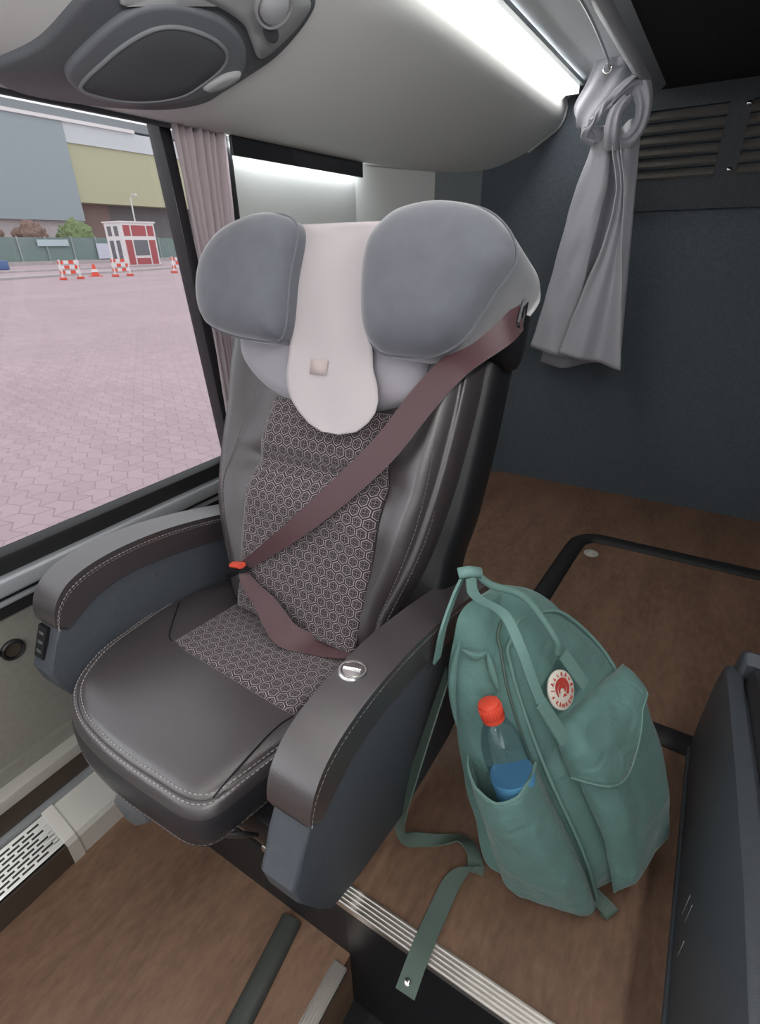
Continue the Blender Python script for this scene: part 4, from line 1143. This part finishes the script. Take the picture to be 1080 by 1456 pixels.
for xa in (.16, .56):
    x0 = kx0 + (kx1-kx0)*xa; x1 = x0 + .75
    box('window', (x0, ky0-.05, 3.0), (x1, ky0, 4.1), M_dglass, kk)
    box('window', (x0, ky0-.05, .1), (x1, ky0, 2.5), M_dglass, kk)
# fence
fc = root('mesh_fence', (-90, 58, .2), 'green mesh fence along the far side of the yard behind the kiosk', 'fence')
box('fence_mesh', (-90.05, 30, .1), (-90.0, 92, 3.35), M_fence, fc)
for i in range(15):
    y = 33 + i*4.1
    box('fence_post', (-89.95, y-.09, .1), (-89.78, y+.09, 3.5), M_fpost, fc)
o = box('low_wall', (-90.3, 30, GZ), (-88.6, 92, .12), M_conc); tag(o, 'low concrete wall under the green mesh fence', 'low wall')
o = box('notice_board', (-89.75, 48.0, 2.15), (-89.6, 52.8, 3.05), M_sign); tag(o, 'long pale blue notice board on the green fence', 'sign')
o = box('poster', (-89.75, 57.4, .25), (-89.6, 60.5, 2.5), M_poster); tag(o, 'white and blue poster on the green fence beside the kiosk', 'poster')
o = box('storage_crate', (-69.2, 30.3, GZ), (-67.8, 32.6, .55), M_blue, bev=.12); tag(o, 'blue crate on the far edge of the yard', 'crate')
# shrubs
def bush(x, y, rx, ry, h, m, label, seed):
    bm = bmesh.new(); bmesh.ops.create_icosphere(bm, subdivisions=5, radius=1)
    for v in bm.verts:
        n = v.co.copy(); k = 1 + .28*noise.noise(n*2.2+Vector((seed, 0, 0))) + .16*noise.noise(n*6+Vector((0, seed, 0))) + .09*noise.noise(n*15)
        v.co = Vector((x + n.x*k*rx, y + n.y*k*ry, GZ + (n.z*k*.5+.5)*h))
    return tag(finish('shrub', bm, m, origin=(x, y, GZ)), label, 'shrub', 'shrubs behind the fence')
bush(-97, 42.5, 3, 4.3, 6.4, M_bush_r, 'russet shrub behind the fence, first from the picture edge', 1)
bush(-97.5, 51.5, 3, 2.5, 6.0, M_bush_r, 'russet shrub behind the fence next to the green shrub', 5)
bush(-97, 58.8, 3, 2.9, 6.4, M_bush_g, 'green shrub behind the fence under the blue-grey building', 9)
bush(-96, 66.5, 2.5, 3, 5.2, M_bush_r, 'low russet shrub behind the fence beside the kiosk', 14)
# hall building
hb = root('hall_building', (-122, 80, GZ), 'large hall with blue-grey and pale yellow cladding behind the fence', 'building')
box('blue_wall', (-124, 10, 7.2), (-120, 75.7, 24.6), M_blueb, hb)
box('base_wall', (-124, 10, GZ), (-121.0, 75.7, 7.2), M_conc, hb)
box('yellow_wall', (-125, 75.7, 10.7), (-120.6, 150, 21.2), M_yel, hb)
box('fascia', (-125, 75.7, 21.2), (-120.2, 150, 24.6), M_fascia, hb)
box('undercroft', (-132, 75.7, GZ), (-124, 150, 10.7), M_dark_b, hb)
box('brown_wall', (-124.2, 75.8, GZ), (-123.4, 84, 10.7), M_brownb, hb)
box('reflection_streak', (-125, 10, 24.6), (-119.6, 92, 25.2), M_white, hb)  # white box stands in for the LED streak reflected in the window
box('reflection_band', (-126, 10, 25.2), (-121, 150, 26.9), M_band, hb)  # dark box stands in for the rack's reflection in the glass
lp_ = root('lamp_post', (-112, 82, GZ), 'thin white lamp post in front of the dark hall opening', 'lamp post')
tube('post', [(-112, 82, GZ), (-112, 82, 11.5)], .16, M_white, lp_, n=8)
tube('lamp_arm', [(-112, 82, 11.4), (-111, 82.3, 11.9)], .12, M_white, lp_, n=8)
box('lamp_head', (-111.4, 81.9, 11.8), (-110.4, 82.7, 12.1), M_white, lp_)
# road barriers
def barrier(x, y, label):
    r_ = root('road_barrier', (x, y, GZ), label, 'barrier', 'road barriers on the yard')
    for k in range(3):
        z = GZ + .35 + k*.3
        bm = bmesh.new()
        for i in range(4): bbox(bm, (x-.04, y-.7+i*.35, z), (x+.04, y-.35+i*.35, z+.2), mi=(i+k) % 2)
        finish('striped_board', bm, [M_red, M_white], r_, smooth=False)
    for s in (-1, 1):
        box('foot', (x-.35, y+s*.6-.07, GZ), (x+.35, y+s*.6+.07, GZ+.16), M_red, r_, bev=.02)
        box('barrier_post', (x-.05, y+s*.6-.05, GZ+.1), (x+.05, y+s*.6+.05, GZ+1.2), M_white, r_)
barrier(-37.3, 21.6, 'red and white road barrier on the yard, nearest the picture edge')
barrier(-37.6, 25.6, 'red and white road barrier on the yard in front of the kiosk')
barrier(-38.5, 31.5, 'red and white road barrier on the yard nearest the window pillar')
cn = root('traffic_cone', (-40, 25.0, GZ), 'small red and white traffic cone between two road barriers', 'traffic cone')
lathe('cone_body', (-40, 25.0, GZ), (0, 0, 1), [(.30, .05), (.10, .75), (.06, .85)], M_red, cn, n=16)
lathe('white_band', (-40, 25.0, GZ), (0, 0, 1), [(.235, .30), (.245, .30), (.19, .50), (.18, .50)], M_white, cn, n=16)
box('cone_base', (-40.35, 24.65, GZ), (-39.65, 25.35, GZ+.06), M_red, cn)

# ------------------------------------------------------------------ sky
w = bpy.data.worlds.new('World'); scene.world = w; w.use_nodes = True
bg = w.node_tree.nodes['Background']
bg.inputs[0].default_value = (.86, .87, .90, 1); bg.inputs[1].default_value = 2.45

for o in bpy.data.objects:
    if '_o' in o: del o['_o']
scene.view_settings.view_transform = 'Standard'; scene.view_settings.look = 'None'
scene.view_settings.gamma = 1; scene.view_settings.use_curve_mapping = False
scene.view_settings.exposure = 0.55
